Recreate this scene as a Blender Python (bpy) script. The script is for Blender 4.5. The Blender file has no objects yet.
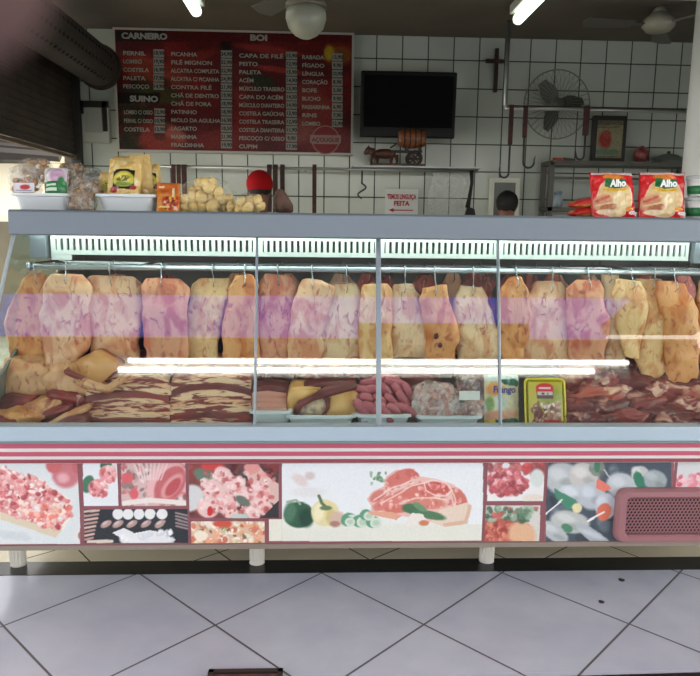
import bpy, bmesh, math, random
import numpy as np
from mathutils import Vector, Matrix, Euler, noise
random.seed(7)
S = bpy.context.scene
C = S.collection
PI = math.pi
# ------------------------------------------------------------------ camera
H, F_PX = 1.37, 690.0
YAW, PITCH, ROLL = map(math.radians, (2.4, 9.3, .7))
cam_d = bpy.data.cameras.new('camera'); cam = bpy.data.objects.new('camera', cam_d); C.objects.link(cam)
cam.location = (0, 0, H)
M = Matrix.Rotation(-YAW, 4, 'Z') @ Matrix.Rotation(PI/2-PITCH, 4, 'X') @ Matrix.Rotation(ROLL, 4, 'Z')
cam.rotation_euler = M.to_euler()
cam_d.sensor_width = 36; cam_d.lens = F_PX/700*36; cam_d.clip_start = .005
cam_d.dof.use_dof = True; cam_d.dof.focus_distance = 3.0; cam_d.dof.aperture_fstop = 10
S.camera = cam
R3 = M.to_3x3()
def ray(px, py): return R3 @ Vector(((px-350)/F_PX, -(py-338)/F_PX, -1))
def W(px, py, Y):
    d = ray(px, py); t = Y/d.y; return Vector((d.x*t, Y, H+d.z*t))
def WZ(px, py, Z):
    d = ray(px, py); t = (Z-H)/d.z; return Vector((d.x*t, d.y*t, Z))
def WX(px, py, X):
    d = ray(px, py); t = X/d.x; return Vector((X, d.y*t, H+d.z*t))
R3N = np.array(R3)
def project(P):                                       # (n,3) world points to photo pixels
    q = (P-np.array([0, 0, H])) @ R3N
    return 350+F_PX*q[:, 0]/-q[:, 2], 338-F_PX*q[:, 1]/-q[:, 2]
# ------------------------------------------------------------------ colour and materials
def lin(c):
    return tuple((v/255/12.92 if v/255 <= .04045 else ((v/255+.055)/1.055)**2.4) for v in c)
def nodes(name):
    m = bpy.data.materials.new(name); m.use_nodes = True
    nt = m.node_tree; b = nt.nodes['Principled BSDF']
    return m, nt, b
MC = {}
def mat(name, c, rough=.5, metal=0, c2=None, scale=8, detail=4, c3=None, bump=0, stretch=(1, 1, 1), lo=.4, hi=.6, alpha=1, trans=0, spec=.5, emit=None, es=0, coat=0, sss=0, distort=0):
    if name in MC: return MC[name]
    m, nt, b = nodes(name); N, L = nt.nodes, nt.links
    b.inputs['Base Color'].default_value = (*lin(c), 1)
    b.inputs['Roughness'].default_value = rough; b.inputs['Metallic'].default_value = metal
    b.inputs['Specular IOR Level'].default_value = spec
    b.inputs['Alpha'].default_value = alpha
    b.inputs['Transmission Weight'].default_value = trans
    b.inputs['Coat Weight'].default_value = coat
    if emit: b.inputs['Emission Color'].default_value = (*lin(emit), 1); b.inputs['Emission Strength'].default_value = es
    if c2 or bump:
        tc = N.new('ShaderNodeTexCoord'); mp = N.new('ShaderNodeMapping'); mp.inputs['Scale'].default_value = stretch
        n = N.new('ShaderNodeTexNoise'); n.inputs['Scale'].default_value = scale; n.inputs['Detail'].default_value = detail
        n.inputs['Distortion'].default_value = distort
        L.new(tc.outputs['Object'], mp.inputs[0]); L.new(mp.outputs[0], n.inputs['Vector'])
        if c2:
            r = N.new('ShaderNodeValToRGB'); e = r.color_ramp.elements
            e[0].position = lo; e[0].color = (*lin(c), 1); e[1].position = hi; e[1].color = (*lin(c2), 1)
            if c3: k = e.new(min(1, hi+.1)); k.color = (*lin(c3), 1)
            L.new(n.outputs[0], r.inputs[0]); L.new(r.outputs[0], b.inputs['Base Color'])
        if bump:
            bp = N.new('ShaderNodeBump'); bp.inputs['Strength'].default_value = bump; bp.inputs['Distance'].default_value = .01
            L.new(n.outputs[0], bp.inputs['Height']); L.new(bp.outputs[0], b.inputs['Normal'])
    MC[name] = m; return m
def emis(name, c, s):
    if name in MC: return MC[name]
    return mat(name, (240, 240, 240), emit=c, es=s)
def gridmat(name, c, grout, origin, ang, sx, sy, w, plane='xy', rough=.3, c2=None, nscale=3, spec=.5):
    m, nt, b = nodes(name); N, L = nt.nodes, nt.links
    g = N.new('ShaderNodeNewGeometry'); s = N.new('ShaderNodeSeparateXYZ'); L.new(g.outputs['Position'], s.inputs[0])
    def mth(op, a, bb=None, cl=False):
        n = N.new('ShaderNodeMath'); n.operation = op; n.use_clamp = cl
        for i, v in enumerate((a, bb)):
            if v is None: continue
            if isinstance(v, (int, float)): n.inputs[i].default_value = v
            else: L.new(v, n.inputs[i])
        return n.outputs[0]
    ax = {'x': 0, 'y': 1, 'z': 2}
    u = mth('SUBTRACT', s.outputs[ax[plane[0]]], origin[0]); v = mth('SUBTRACT', s.outputs[ax[plane[1]]], origin[1])
    ca, sa = math.cos(ang), math.sin(ang)
    p = mth('ADD', mth('MULTIPLY', u, ca), mth('MULTIPLY', v, sa)); q = mth('SUBTRACT', mth('MULTIPLY', v, ca), mth('MULTIPLY', u, sa))
    def edge(t, size):
        f = mth('FRACT', mth('DIVIDE', t, size)); d = mth('MULTIPLY', mth('MINIMUM', f, mth('SUBTRACT', 1., f)), size)
        return d
    d = mth('MINIMUM', edge(p, sx), edge(q, sy))
    k = mth('SUBTRACT', 1., mth('DIVIDE', d, w), True); k = mth('MULTIPLY', k, 3., True)
    mx = N.new('ShaderNodeMix'); mx.data_type = 'RGBA'; mx.inputs[7].default_value = (*lin(grout), 1); mx.inputs[6].default_value = (*lin(c), 1)
    if c2:
        n = N.new('ShaderNodeTexNoise'); n.inputs['Scale'].default_value = nscale; n.inputs['Detail'].default_value = 6; L.new(g.outputs['Position'], n.inputs['Vector'])
        r = N.new('ShaderNodeValToRGB'); e = r.color_ramp.elements; e[0].position = .35; e[1].position = .7
        e[0].color = (*lin(c), 1); e[1].color = (*lin(c2), 1); L.new(n.outputs[0], r.inputs[0]); L.new(r.outputs[0], mx.inputs[6])
    L.new(k, mx.inputs[0]); L.new(mx.outputs[2], b.inputs['Base Color'])
    rr = mth('ADD', mth('MULTIPLY', k, .5), rough); L.new(rr, b.inputs['Roughness']); b.inputs['Specular IOR Level'].default_value = spec
    bp = N.new('ShaderNodeBump'); bp.inputs['Strength'].default_value = .4; bp.inputs['Distance'].default_value = .003; bp.invert = True
    L.new(k, bp.inputs['Height']); L.new(bp.outputs[0], b.inputs['Normal'])
    return m
def attrmat(name, rough=.45, spec=.4):
    if name in MC: return MC[name]
    m, nt, b = nodes(name); a = nt.nodes.new('ShaderNodeAttribute'); a.attribute_name = 'Col'
    nt.links.new(a.outputs['Color'], b.inputs['Base Color']); b.inputs['Roughness'].default_value = rough; b.inputs['Specular IOR Level'].default_value = spec
    MC[name] = m; return m
def glassmat(name, tint=(255, 255, 255), gain=2.0, rough=0.0):
    m = bpy.data.materials.new(name); m.use_nodes = True; nt = m.node_tree; N, L = nt.nodes, nt.links; N.clear()
    o = N.new('ShaderNodeOutputMaterial'); mx = N.new('ShaderNodeMixShader'); t = N.new('ShaderNodeBsdfTransparent'); g = N.new('ShaderNodeBsdfGlossy')
    t.inputs[0].default_value = (*lin(tint), 1); g.inputs['Roughness'].default_value = rough
    f = N.new('ShaderNodeFresnel'); f.inputs[0].default_value = 1.5; ge = N.new('ShaderNodeNewGeometry')
    a = N.new('ShaderNodeMath'); a.operation = 'SUBTRACT'; a.inputs[0].default_value = 1; L.new(ge.outputs['Backfacing'], a.inputs[1])
    b = N.new('ShaderNodeMath'); b.operation = 'MULTIPLY'; L.new(f.outputs[0], b.inputs[0]); L.new(a.outputs[0], b.inputs[1])
    c = N.new('ShaderNodeMath'); c.operation = 'MULTIPLY'; c.use_clamp = True; L.new(b.outputs[0], c.inputs[0]); c.inputs[1].default_value = gain
    L.new(c.outputs[0], mx.inputs[0]); L.new(t.outputs[0], mx.inputs[1]); L.new(g.outputs[0], mx.inputs[2]); L.new(mx.outputs[0], o.inputs[0])
    return m
def filmmat(name, c=(235, 235, 230), opacity=.25, rough=.15, gain=3):
    """thin plastic film: see-through with a milky part and a sheen"""
    if name in MC: return MC[name]
    m = bpy.data.materials.new(name); m.use_nodes = True; nt = m.node_tree; N, L = nt.nodes, nt.links; N.clear()
    o = N.new('ShaderNodeOutputMaterial'); t = N.new('ShaderNodeBsdfTransparent'); p = N.new('ShaderNodeBsdfPrincipled')
    p.inputs['Base Color'].default_value = (*lin(c), 1); p.inputs['Roughness'].default_value = rough; p.inputs['Specular IOR Level'].default_value = .9
    tc = N.new('ShaderNodeTexCoord'); n = N.new('ShaderNodeTexNoise'); n.inputs['Scale'].default_value = 26; n.inputs['Detail'].default_value = 2; n.inputs['Distortion'].default_value = 1.2
    L.new(tc.outputs['Object'], n.inputs['Vector'])
    r = N.new('ShaderNodeMapRange'); r.inputs[1].default_value = .35; r.inputs[2].default_value = .75; r.inputs[3].default_value = opacity*.45; r.inputs[4].default_value = min(1, opacity*1.7)
    L.new(n.outputs[0], r.inputs[0])
    bp = N.new('ShaderNodeBump'); bp.inputs['Strength'].default_value = .7; bp.inputs['Distance'].default_value = .01; L.new(n.outputs[0], bp.inputs['Height']); L.new(bp.outputs[0], p.inputs['Normal'])
    mx = N.new('ShaderNodeMixShader'); L.new(r.outputs[0], mx.inputs[0]); L.new(t.outputs[0], mx.inputs[1]); L.new(p.outputs[0], mx.inputs[2]); L.new(mx.outputs[0], o.inputs[0])
    MC[name] = m; return m
# ------------------------------------------------------------------ mesh builder
def tag(o, label=None, cat=None, group=None, kind=None):
    if label: o['label'] = label
    if cat: o['category'] = cat
    if group: o['group'] = group
    if kind: o['kind'] = kind
    return o
def thing(name, label, cat, loc, group=None):
    o = bpy.data.objects.new(name, None); o.empty_display_size = .05; C.objects.link(o); o.location = loc
    return tag(o, label, cat, group)
class MB:
    def __init__(s): s.v = []; s.f = []
    def add(s, vs, fs):
        k = len(s.v); s.v += [tuple(v) for v in vs]; s.f += [tuple(i+k for i in f) for f in fs]; return s
    def bm(s, b, mtx=None):
        b.verts.index_update(); vs = [(mtx @ v.co if mtx else v.co.copy()) for v in b.verts]; fs = [[v.index for v in f.verts] for f in b.faces]; b.free(); return s.add(vs, fs)
    def box(s, c, d, bev=0, rot=None, seg=2):
        b = bmesh.new(); bmesh.ops.create_cube(b, size=1)
        for v in b.verts: v.co = Vector((v.co.x*d[0], v.co.y*d[1], v.co.z*d[2]))
        if bev: bmesh.ops.bevel(b, geom=b.edges[:], offset=bev, segments=seg, affect='EDGES', profile=.5)
        m = Matrix.Translation(Vector(c)) @ (Euler(rot).to_matrix().to_4x4() if rot else Matrix())
        return s.bm(b, m)
    def span(s, x0, x1, y0, y1, z0, z1, bev=0): return s.box(((x0+x1)/2, (y0+y1)/2, (z0+z1)/2), (abs(x1-x0), abs(y1-y0), abs(z1-z0)), bev)
    def tube(s, pts, r, n=10, closed=False, flat=1.0):
        pts = [Vector(p) for p in pts]; k = len(pts); rs = r if isinstance(r, (list, tuple)) else [r]*k; vs = []; up = None
        for i, p in enumerate(pts):
            a = pts[i-1] if (i or closed) else p; c = pts[(i+1) % k] if (i < k-1 or closed) else p
            t = (c-a).normalized()
            if up is None: up = Vector((0, 0, 1)) if abs(t.z) < .9 else Vector((0, 1, 0))
            x = t.cross(up).normalized(); up = x.cross(t).normalized()
            for j in range(n):
                q = 2*PI*j/n; vs.append(p+x*math.cos(q)*rs[i]+up*math.sin(q)*rs[i]*flat)
        fs = []
        for i in range(k if closed else k-1):
            for j in range(n): fs.append((i*n+j, i*n+(j+1) % n, ((i+1) % k)*n+(j+1) % n, ((i+1) % k)*n+j))
        if not closed: fs += [tuple(range(n))[::-1], tuple(range((k-1)*n, k*n))]
        return s.add(vs, fs)
    def lathe(s, prof, c, n=24, axis='z'):
        vs = []; fs = []
        for r, h in prof:
            for j in range(n):
                q = 2*PI*j/n; p = (r*math.cos(q), r*math.sin(q), h)
                if axis == 'x': p = (p[2], p[0], p[1])
                if axis == 'y': p = (p[0], p[2], p[1])
                vs.append(Vector(c)+Vector(p))
        k = len(prof)
        for i in range(k-1):
            for j in range(n): fs.append((i*n+j, i*n+(j+1) % n, (i+1)*n+(j+1) % n, (i+1)*n+j))
        fs += [tuple(range(n))[::-1], tuple(range((k-1)*n, k*n))]
        return s.add(vs, fs)
    def prism(s, poly, y0, y1):                      # outline in x,z extruded along y
        n = len(poly); vs = [(x, y0, z) for x, z in poly]+[(x, y1, z) for x, z in poly]
        fs = [tuple(range(n)), tuple(range(n, 2*n))[::-1]]+[(i, (i+1) % n+0, (i+1) % n+n, i+n)[::-1] for i in range(n)]
        return s.add(vs, fs)
    def ball(s, c, r, sub=3, nz=0, freq=3, seed=0, rot=None, sq=1.0):
        b = bmesh.new(); bmesh.ops.create_icosphere(b, subdivisions=sub, radius=1)
        r = r if isinstance(r, (tuple, list)) else (r, r, r)
        for v in b.verts:
            p = v.co.copy()
            if sq != 1: p = Vector([math.copysign(abs(a)**sq, a) for a in p])
            d = 1+nz*(noise.noise(p*freq+Vector((seed*7.3, seed*3.1, seed)))+.5*noise.noise(p*freq*2.3+Vector((seed, 5, seed*2.7))))
            v.co = Vector((p.x*r[0], p.y*r[1], p.z*r[2]))*d
        m = Matrix.Translation(Vector(c)) @ (Euler(rot).to_matrix().to_4x4() if rot else Matrix())
        return s.bm(b, m)
    def text(s, t, x, z, y, size, align='LEFT', bold=.0, maxw=None):
        cu = bpy.data.curves.new('t', 'FONT'); cu.body = t; cu.size = size; cu.align_x = align; cu.offset = bold; cu.resolution_u = 3
        o = bpy.data.objects.new('t', cu); C.objects.link(o); bpy.context.view_layer.update()
        me = bpy.data.meshes.new_from_object(o.evaluated_get(bpy.context.evaluated_depsgraph_get()))
        xs = [v.co.x for v in me.vertices] or [0]; k = 1
        wd = max(xs)-min(xs)
        if maxw and wd > 0: k = maxw/wd
        vs = [(x+v.co.x*k, y, z+v.co.y) for v in me.vertices]; fs = [tuple(p.vertices) for p in me.polygons]
        s.add(vs, fs); bpy.data.objects.remove(o); bpy.data.curves.remove(cu); bpy.data.meshes.remove(me); return s
    def disp(s, amp, freq, seed=0):
        o = Vector((seed*3.7, seed*1.3, seed*.7))
        s.v = [tuple(Vector(v)+amp*Vector(noise.noise_vector(Vector(v)*freq+o))) for v in s.v]; return s
    def xf(s, m): s.v = [tuple(m @ Vector(v)) for v in s.v]; return s
    def build(s, name, m, parent=None, smooth=False, origin=None, normals=True):
        if parent is not None:
            o0 = Vector((0, 0, 0)); p = parent
            while p is not None: o0 += Vector(p.location); p = p.parent
        elif origin is not None: o0 = Vector(origin)
        else:
            a = np.array(s.v); lo, hi = a.min(0), a.max(0); o0 = Vector(((lo[0]+hi[0])/2, (lo[1]+hi[1])/2, lo[2]))
        me = bpy.data.meshes.new(name); me.from_pydata([tuple(Vector(v)-o0) for v in s.v], [], s.f); me.update()
        if normals:
            b = bmesh.new(); b.from_mesh(me); bmesh.ops.recalc_face_normals(b, faces=b.faces); b.to_mesh(me); b.free()
        if smooth: me.polygons.foreach_set('use_smooth', [True]*len(me.polygons))
        o = bpy.data.objects.new(name, me); C.objects.link(o); me.materials.append(m)
        if parent is not None: o.parent = parent
        else: o.location = o0
        return o
# ------------------------------------------------------------------ painted pictures (vertex colours)
class Pic:
    def __init__(s, x0, y0, x1, y1, k=1.6, bg=(230, 230, 230)):
        s.x0, s.y0, s.k = x0, y0, k
        s.X, s.Y = np.meshgrid(np.arange(x0, x1, 1/k), np.arange(y0, y1, 1/k)); s.img = np.ones(s.X.shape+(3,))*np.array(bg)
        s.rng = np.random.default_rng(3); s.clip = None
    def put(s, m, col):
        m = np.clip(m, 0, 1)
        if s.clip: a, b, c, d = s.clip; m = m*((s.X >= a) & (s.X <= c) & (s.Y >= b) & (s.Y <= d))
        s.img = s.img*(1-m[..., None])+np.array(col, float)*m[..., None]
    def rect(s, a, b, c, d, col): s.put(((s.X >= a) & (s.X < c) & (s.Y >= b) & (s.Y < d)).astype(float), col)
    def ell(s, cx, cy, rx, ry, col, ang=0, soft=.15, al=1):
        a = math.radians(ang); u = (s.X-cx)*math.cos(a)+(s.Y-cy)*math.sin(a); v = -(s.X-cx)*math.sin(a)+(s.Y-cy)*math.cos(a)
        d = np.sqrt((u/rx)**2+(v/ry)**2); s.put(al*np.clip((1-d)/soft+.5, 0, 1), col)
    def poly(s, pts, col, al=1):
        inside = np.zeros(s.X.shape, bool); n = len(pts)
        for i in range(n):
            (xa, ya), (xb, yb) = pts[i], pts[(i+1) % n]
            if ya == yb: continue
            c = ((s.Y < ya) != (s.Y < yb)) & (s.X < (xb-xa)*(s.Y-ya)/(yb-ya)+xa); inside ^= c
        s.put(inside*al, col)
    def line(s, pts, w, col, al=1):
        m = np.zeros(s.X.shape)
        for (xa, ya), (xb, yb) in zip(pts[:-1], pts[1:]):
            L2 = (xb-xa)**2+(yb-ya)**2+1e-9; t = np.clip(((s.X-xa)*(xb-xa)+(s.Y-ya)*(yb-ya))/L2, 0, 1)
            d = np.hypot(s.X-xa-t*(xb-xa), s.Y-ya-t*(yb-ya)); m = np.maximum(m, np.clip((w/2-d)*1.5+.5, 0, 1))
        s.put(m*al, col)
    def blobs(s, a, b, c, d, n, cols, r=(2, 4), seed=0, inside=None, al=.9):
        g = np.random.default_rng(seed)
        i = 0
        while i < n:
            x, y = g.uniform(a, c), g.uniform(b, d); i += 1
            if inside and not inside(x, y): continue
            rr = g.uniform(*r); col = cols[g.integers(len(cols))]
            s.ell(x, y, rr, rr*g.uniform(.45, .9), np.array(col)+g.uniform(-12, 12), g.uniform(0, 180), .5, al)
            s.ell(x-rr*.3, y-rr*.3, rr*.45, rr*.25, np.minimum(np.array(col)+32, 245), g.uniform(0, 180), .6, al*.6)
    def grain(s, amp=8, size=2.5, seed=0):
        g = np.random.default_rng(seed); h, w = s.X.shape; n = g.normal(0, 1, (int(h/size)+2, int(w/size)+2))
        yi = (np.arange(h)/size).astype(int); xi = (np.arange(w)/size).astype(int); s.img = s.img+amp*n[yi][:, xi][..., None]
    def sample(s, px, py):
        i = np.clip(((py-s.y0)*s.k).round().astype(int), 0, s.X.shape[0]-1); j = np.clip(((px-s.x0)*s.k).round().astype(int), 0, s.X.shape[1]-1)
        return s.img[i, j]
def lin_np(c):
    c = np.clip(c, 0, 255)/255; return np.where(c <= .04045, c/12.92, ((c+.055)/1.055)**2.4)
def print_mesh(name, pos_fn, nx, nz, col_fn, m, parent):
    """grid of vertices pos_fn(u,v)->(n,3); colours col_fn(P,u,v)->(n,3) in display values"""
    u, v = np.meshgrid(np.linspace(0, 1, nx), np.linspace(0, 1, nz)); u, v = u.ravel(), v.ravel(); P = pos_fn(u, v)
    col = lin_np(col_fn(P, u, v)); o0 = np.zeros(3); p = parent
    while p is not None: o0 += np.array(p.location); p = p.parent
    me = bpy.data.meshes.new(name); idx = np.arange(nx*nz).reshape(nz, nx)
    f = np.stack([idx[:-1, :-1], idx[:-1, 1:], idx[1:, 1:], idx[1:, :-1]], -1).reshape(-1, 4)
    me.from_pydata((P-o0).tolist(), [], f.tolist()); a = me.color_attributes.new('Col', 'FLOAT_COLOR', 'POINT')
    a.data.foreach_set('color', np.concatenate([col, np.ones((len(col), 1))], 1).astype(np.float32).ravel()); me.materials.append(m)
    me.polygons.foreach_set('use_smooth', [True]*len(me.polygons)); me.update()
    o = bpy.data.objects.new(name, me); C.objects.link(o); o.parent = parent; return o
PRINT = attrmat('printed_vinyl', .4, .3)
def wall_print(name, pic, x0, z0, x1, z1, y, parent, k=1.0, m=None):   # rectangle x0..x1, z0..z1 in plane y, sampled in photo pixels
    span_px = (x1-x0)/y*F_PX; nx = max(3, int(span_px*1.6*k)); nz = max(3, int((z1-z0)/y*F_PX*1.6*k))
    def pos(u, v): return np.stack([x0+(x1-x0)*u, np.full_like(u, y), z0+(z1-z0)*v], 1)
    def col(P, u, v): a, b = project(P); return pic.sample(a, b)
    return print_mesh(name, pos, nx, nz, col, m or PRINT, parent)
def quad_print(name, pic, A, B, D, parent, nx=70, nz=60, m=None, bulge=0, nrm=Vector((0, -1, 0))):   # A bottom left, B bottom right, D top left; pic in 0..100 x 0..100
    A, B, D = (np.array(t, float) for t in (A, B, D)); nn = np.array(nrm)
    def pos(u, v): return A+np.outer(u, B-A)+np.outer(v, D-A)+np.outer(bulge*np.sin(PI*u)**.6*np.sin(PI*v)**.6, nn)
    def col(P, u, v): return pic.sample(pic.x0+u*100, pic.y0+(1-v)*100)
    return print_mesh(name, pos, nx, nz, col, m or attrmat('printed_film', .3, .5), parent)
# ------------------------------------------------------------------ the setting
YW, ZC, XL, XR = 5.4, 2.76, -1.79, 3.7
tile_o = W(376.6, 58.5, YW)
wall_m = gridmat('white_wall_tile', (186, 192, 180), (44, 50, 42), (tile_o.x, tile_o.z), 0, .193, .203, .0052, 'xz', .18, c2=(170, 176, 164), nscale=1.2)
wallL_m = gridmat('white_side_wall_tile', (196, 202, 190), (52, 58, 50), (YW, tile_o.z), 0, .193, .203, .0052, 'yz', .18)
floor_m = gridmat('pale_diagonal_floor_tile', (180, 182, 190), (84, 80, 78), (-.7171+.0, 2.5756), math.radians(45-.86), .5112, .5112, .0046, 'xy', .22, c2=(168, 171, 181), nscale=5)
inner_m = gridmat('beige_shop_floor_tile', (186, 176, 150), (60, 55, 48), WZ(370, 560, 0).xy[:], math.radians(38), .45, .45, .004, 'xy', .35)
granite = mat('black_granite', (16, 17, 17), .25, c2=(40, 42, 42), scale=160, lo=.55, hi=.7)
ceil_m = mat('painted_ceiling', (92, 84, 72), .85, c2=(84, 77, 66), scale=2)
def struct(name, mb, m, **k): return tag(mb.build(name, m, **k), kind='structure')
struct('floor', MB().span(-7, 7, 1.93, 2.565, -.1, 0), floor_m)
fl2 = struct('floor', MB().span(-7, 7, 2.672, YW+.1, -.1, 0), inner_m)
struct('trim_1', MB().span(-7, 7, 2.565, 2.672, -.1, .002), granite)
e0 = WZ(575, 675.5, 0).y
struct('floor', MB().span(-7, 7, -3.4, 1.93, -.12, -.001), floor_m)
struct('wall_back', MB().span(XL-.1, XR+.1, YW, YW+.12, 0, 2.9), wall_m)
struct('wall_right', MB().span(XR, XR+.12, 2.64, YW, 0, 2.9), wallL_m)
struct('ceiling', MB().span(XL-.1, XR+.1, 2.55, YW+.12, ZC, ZC+.1), ceil_m)
# left wall: end pier at the corner, low part, opening to the yard
zs = WX(40, 148, XL).z
yb = 5.34
struct('wall_left', MB().span(XL-.12, XL, yb, YW, 0, 2.76).span(XL-.12, XL, 2.64, YW, 2.74, 2.76).span(XL-.12, XL, 2.3, 2.66, 0, 2.76), mat('dark_jamb', (70, 66, 58), .8))
# front lintel over the opening, porch roof over the pavement
struct('wall_front', MB().span(-7, 7, 2.3, 2.62, 2.19, 2.855), mat('cream_front_wall', (196, 188, 170), .8))
# yard and street
struct('floor', MB().span(-9, XL-.12, 2.635, 14, -.1, -.002), mat('yard_concrete', (168, 162, 150), .9, c2=(150, 144, 132), scale=3))
struct('floor', MB().span(-40, 40, -14, -3.4, -.2, -.1), mat('asphalt', (86, 86, 88), .9, c2=(100, 100, 100), scale=20))
# ------------------------------------------------------------------ the yard seen past the shutter
ya = 8.4
hb = thing('house', 'pale cream house wall seen through the side opening at the far left', 'building', (-4.6, ya, 0))
a = W(-60, 200, ya).x; b_ = W(54, 200, ya).x
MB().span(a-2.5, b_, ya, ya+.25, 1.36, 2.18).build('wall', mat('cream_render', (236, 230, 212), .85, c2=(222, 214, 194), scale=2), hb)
MB().span(a-2.5, b_, ya-.5, ya+.3, W(20, 160, ya-.5).z, W(20, 149, ya-.5).z).build('eave_beam', mat('dark_wood_beam', (30, 24, 20), .8), hb)
yc = 7.4
p0, p1 = W(52, 200, yc).x, W(90, 200, yc).x
tag(MB().span(p0, p1+.5, yc, yc+.2, 0, 2.5).build('brick_pier', gridmat('rough_tan_brick', (190, 176, 150), (150, 136, 112), (p0, 0), 0, .19, .07, .006, 'xz', .9)), 'tan brick pier between the pale house wall and the tiled wall', 'pier')
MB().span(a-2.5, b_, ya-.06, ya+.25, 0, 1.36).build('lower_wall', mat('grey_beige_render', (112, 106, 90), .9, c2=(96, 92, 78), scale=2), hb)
# beams of the yard roof
yr = thing('yard_roof', 'dark timber lean-to roof over the side yard, under the rolled shutter', 'roof', (-3.2, 7, 0))
for k, (pa, pb) in enumerate((((-30, 143), (80, 152)), ((-30, 150), (60, 157)), ((-30, 133), (80, 146)))):
    q0, q1 = W(pa[0], pa[1], 7.2-k*.5), W(pb[0], pb[1], 7.2-k*.5)
    MB().tube([q0, q1], .045, 4).build('beam', mat('dark_wood_beam', (48, 38, 30)), yr)
MB().box(((a-1), 7, 2.62), (4.2, 2.6, .04)).build('roof_sheet', mat('dark_sheet', (40, 36, 32), .7), yr)
# ------------------------------------------------------------------ roller shutter on the left wall
sh = thing('roller_shutter', 'dark brown roller shutter with slats half lowered across the left side opening', 'shutter', (XL, 4, zs))
m = MB(); n = 17
for i in range(n):
    z = zs+.03+i*(2.62-zs)/n
    m.box((XL-.03, 3.98, z+.02), (.02, 2.68, (2.62-zs)/n*.98), .008, (0, .22, 0))
m.build('slat_curtain', mat('dark_shutter_metal', (62, 52, 42), .6, .3, c2=(48, 40, 33), scale=6), sh)
MB().box((XL-.02, 3.98, zs+.005), (.028, 2.7, .022)).build('bottom_bar', mat('rusty_edge', (84, 70, 54), .7), sh)
MB().span(XL-.05, XL+.02, 5.28, 5.34, 0, 2.7).build('guide_rail', mat('black_channel', (24, 22, 20), .7), sh)
dc = W(98, 66, 5.15)
m = MB(); m.lathe([(.0, 0), (.125, 0), (.14, -.02), (.14, -2.9), (.0, -2.9)], (dc.x, 5.15, dc.z), 28, 'y'); m.build('rolled_drum', mat('dark_drum', (42, 33, 27), .7), sh, True)
m = MB()
for i in range(44):
    y = 5.0-i*.062
    for q in (-.25, .35, .95):
        m.box((dc.x+.141*math.cos(q), y, dc.z-.141*math.sin(q)), (.006, .02, .02), 0, (0, q, 0))
m.build('slot_row', mat('slot_black', (12, 10, 9), .9), sh)
MB().lathe([(0, 0), (.155, 0), (.155, .03), (0, .03)], (dc.x, 5.16, dc.z), 28, 'y').build('end_plate', mat('end_plate', (56, 46, 38), .6, .4), sh)
# ------------------------------------------------------------------ things on the back wall
def flat_on_wall(x0, y0, x1, y1, Y):
    a, b = W(x0, (y0+y1)/2, Y), W(x1, (y0+y1)/2, Y); c, d = W((x0+x1)/2, y0, Y), W((x0+x1)/2, y1, Y); return a.x, b.x, d.z, c.z
# price board
pb_y = YW-.05
bx0, bx1, bz0, bz1 = flat_on_wall(115.5, 30.5, 353.5, 153.5, pb_y)
board = thing('price_board', 'large dark red meat price board with white lettering high on the tiled wall', 'sign', ((bx0+bx1)/2, pb_y, bz0))
MB().span(bx0, bx1, pb_y-.012, pb_y+.045, bz0, bz1).build('frame', mat('pale_aluminium', (176, 174, 164), .45, .2), board)
p = Pic(105, 22, 365, 165, 1.6, (78, 9, 11))
p.blobs(116, 40, 352, 150, 60, [(120, 14, 14), (86, 8, 10), (66, 6, 8), (140, 30, 24)], (10, 26), 4, al=.35)
for cx, cy, rx, ry, an, c in ((150, 70, 40, 13, 15, (150, 60, 38)), (190, 60, 26, 6, 160, (128, 34, 24)), (135, 105, 16, 26, 20, (40, 48, 22)), (160, 95, 22, 9, 10, (60, 62, 26)), (132, 140, 13, 10, 0, (36, 44, 20)), (160, 138, 26, 15, 10, (150, 56, 44)), (172, 132, 16, 6, 30, (176, 92, 76)), (226, 42, 6, 12, 0, (22, 8, 8)), (215, 140, 24, 9, 0, (120, 28, 22)), (262, 82, 14, 7, 20, (34, 44, 18)), (270, 50, 34, 4, 8, (142, 40, 34)), (280, 70, 28, 3, 8, (150, 44, 34)), (306, 95, 14, 16, 50, (120, 50, 40)), (318, 108, 22, 14, 30, (134, 50, 40)), (322, 136, 34, 18, 20, (122, 36, 32)), (340, 55, 14, 10, 0, (128, 70, 20)), (329, 53, 5, 8, 0, (176, 150, 30)), (300, 130, 12, 16, 60, (140, 70, 62))):
    p.ell(cx, cy, rx, ry, c, an, .55, .95)
p.blobs(120, 80, 170, 150, 26, [(30, 34, 18), (70, 40, 20), (120, 40, 30)], (3, 8), 11, al=.4)
p.rect(116, 31, 166, 41, (16, 6, 6)); p.rect(166, 31, 360, 42, (78, 7, 9)); p.rect(118, 93, 160, 103, (18, 8, 8)); p.grain(6, 2, 5); p.img *= .86
wall_print('picture_print', p, bx0+.016, bz0+.016, bx1-.016, bz1-.016, pb_y-.014, board)
wht = mat('board_lettering', (142, 140, 130), .6)
ppm = lambda Y: Y/F_PX*1.014
def col_text(mb, boxes, digs, rows, x, px0, px1, y0, dy, Y, sz=.039):
    for i, (t, pr) in enumerate(rows):
        q = W(x, y0+i*dy, Y); mb.text(t, q.x, q.z-sz*.36, Y-.003, sz, 'LEFT', .0009, min(len(t)*.0268, W(px0-2, y0, Y).x-q.x))
        a, b = W(px0, y0+i*dy, Y), W(px1, y0+i*dy, Y); boxes.span(a.x, b.x, Y-.004, Y, a.z-.0255, a.z+.0255)
        digs.text(pr, (a.x+b.x)/2, a.z-.013, Y-.006, .036, 'CENTER', .0012)
mb, bxs, dg = MB(), MB(), MB(); Yt = pb_y-.016
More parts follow.
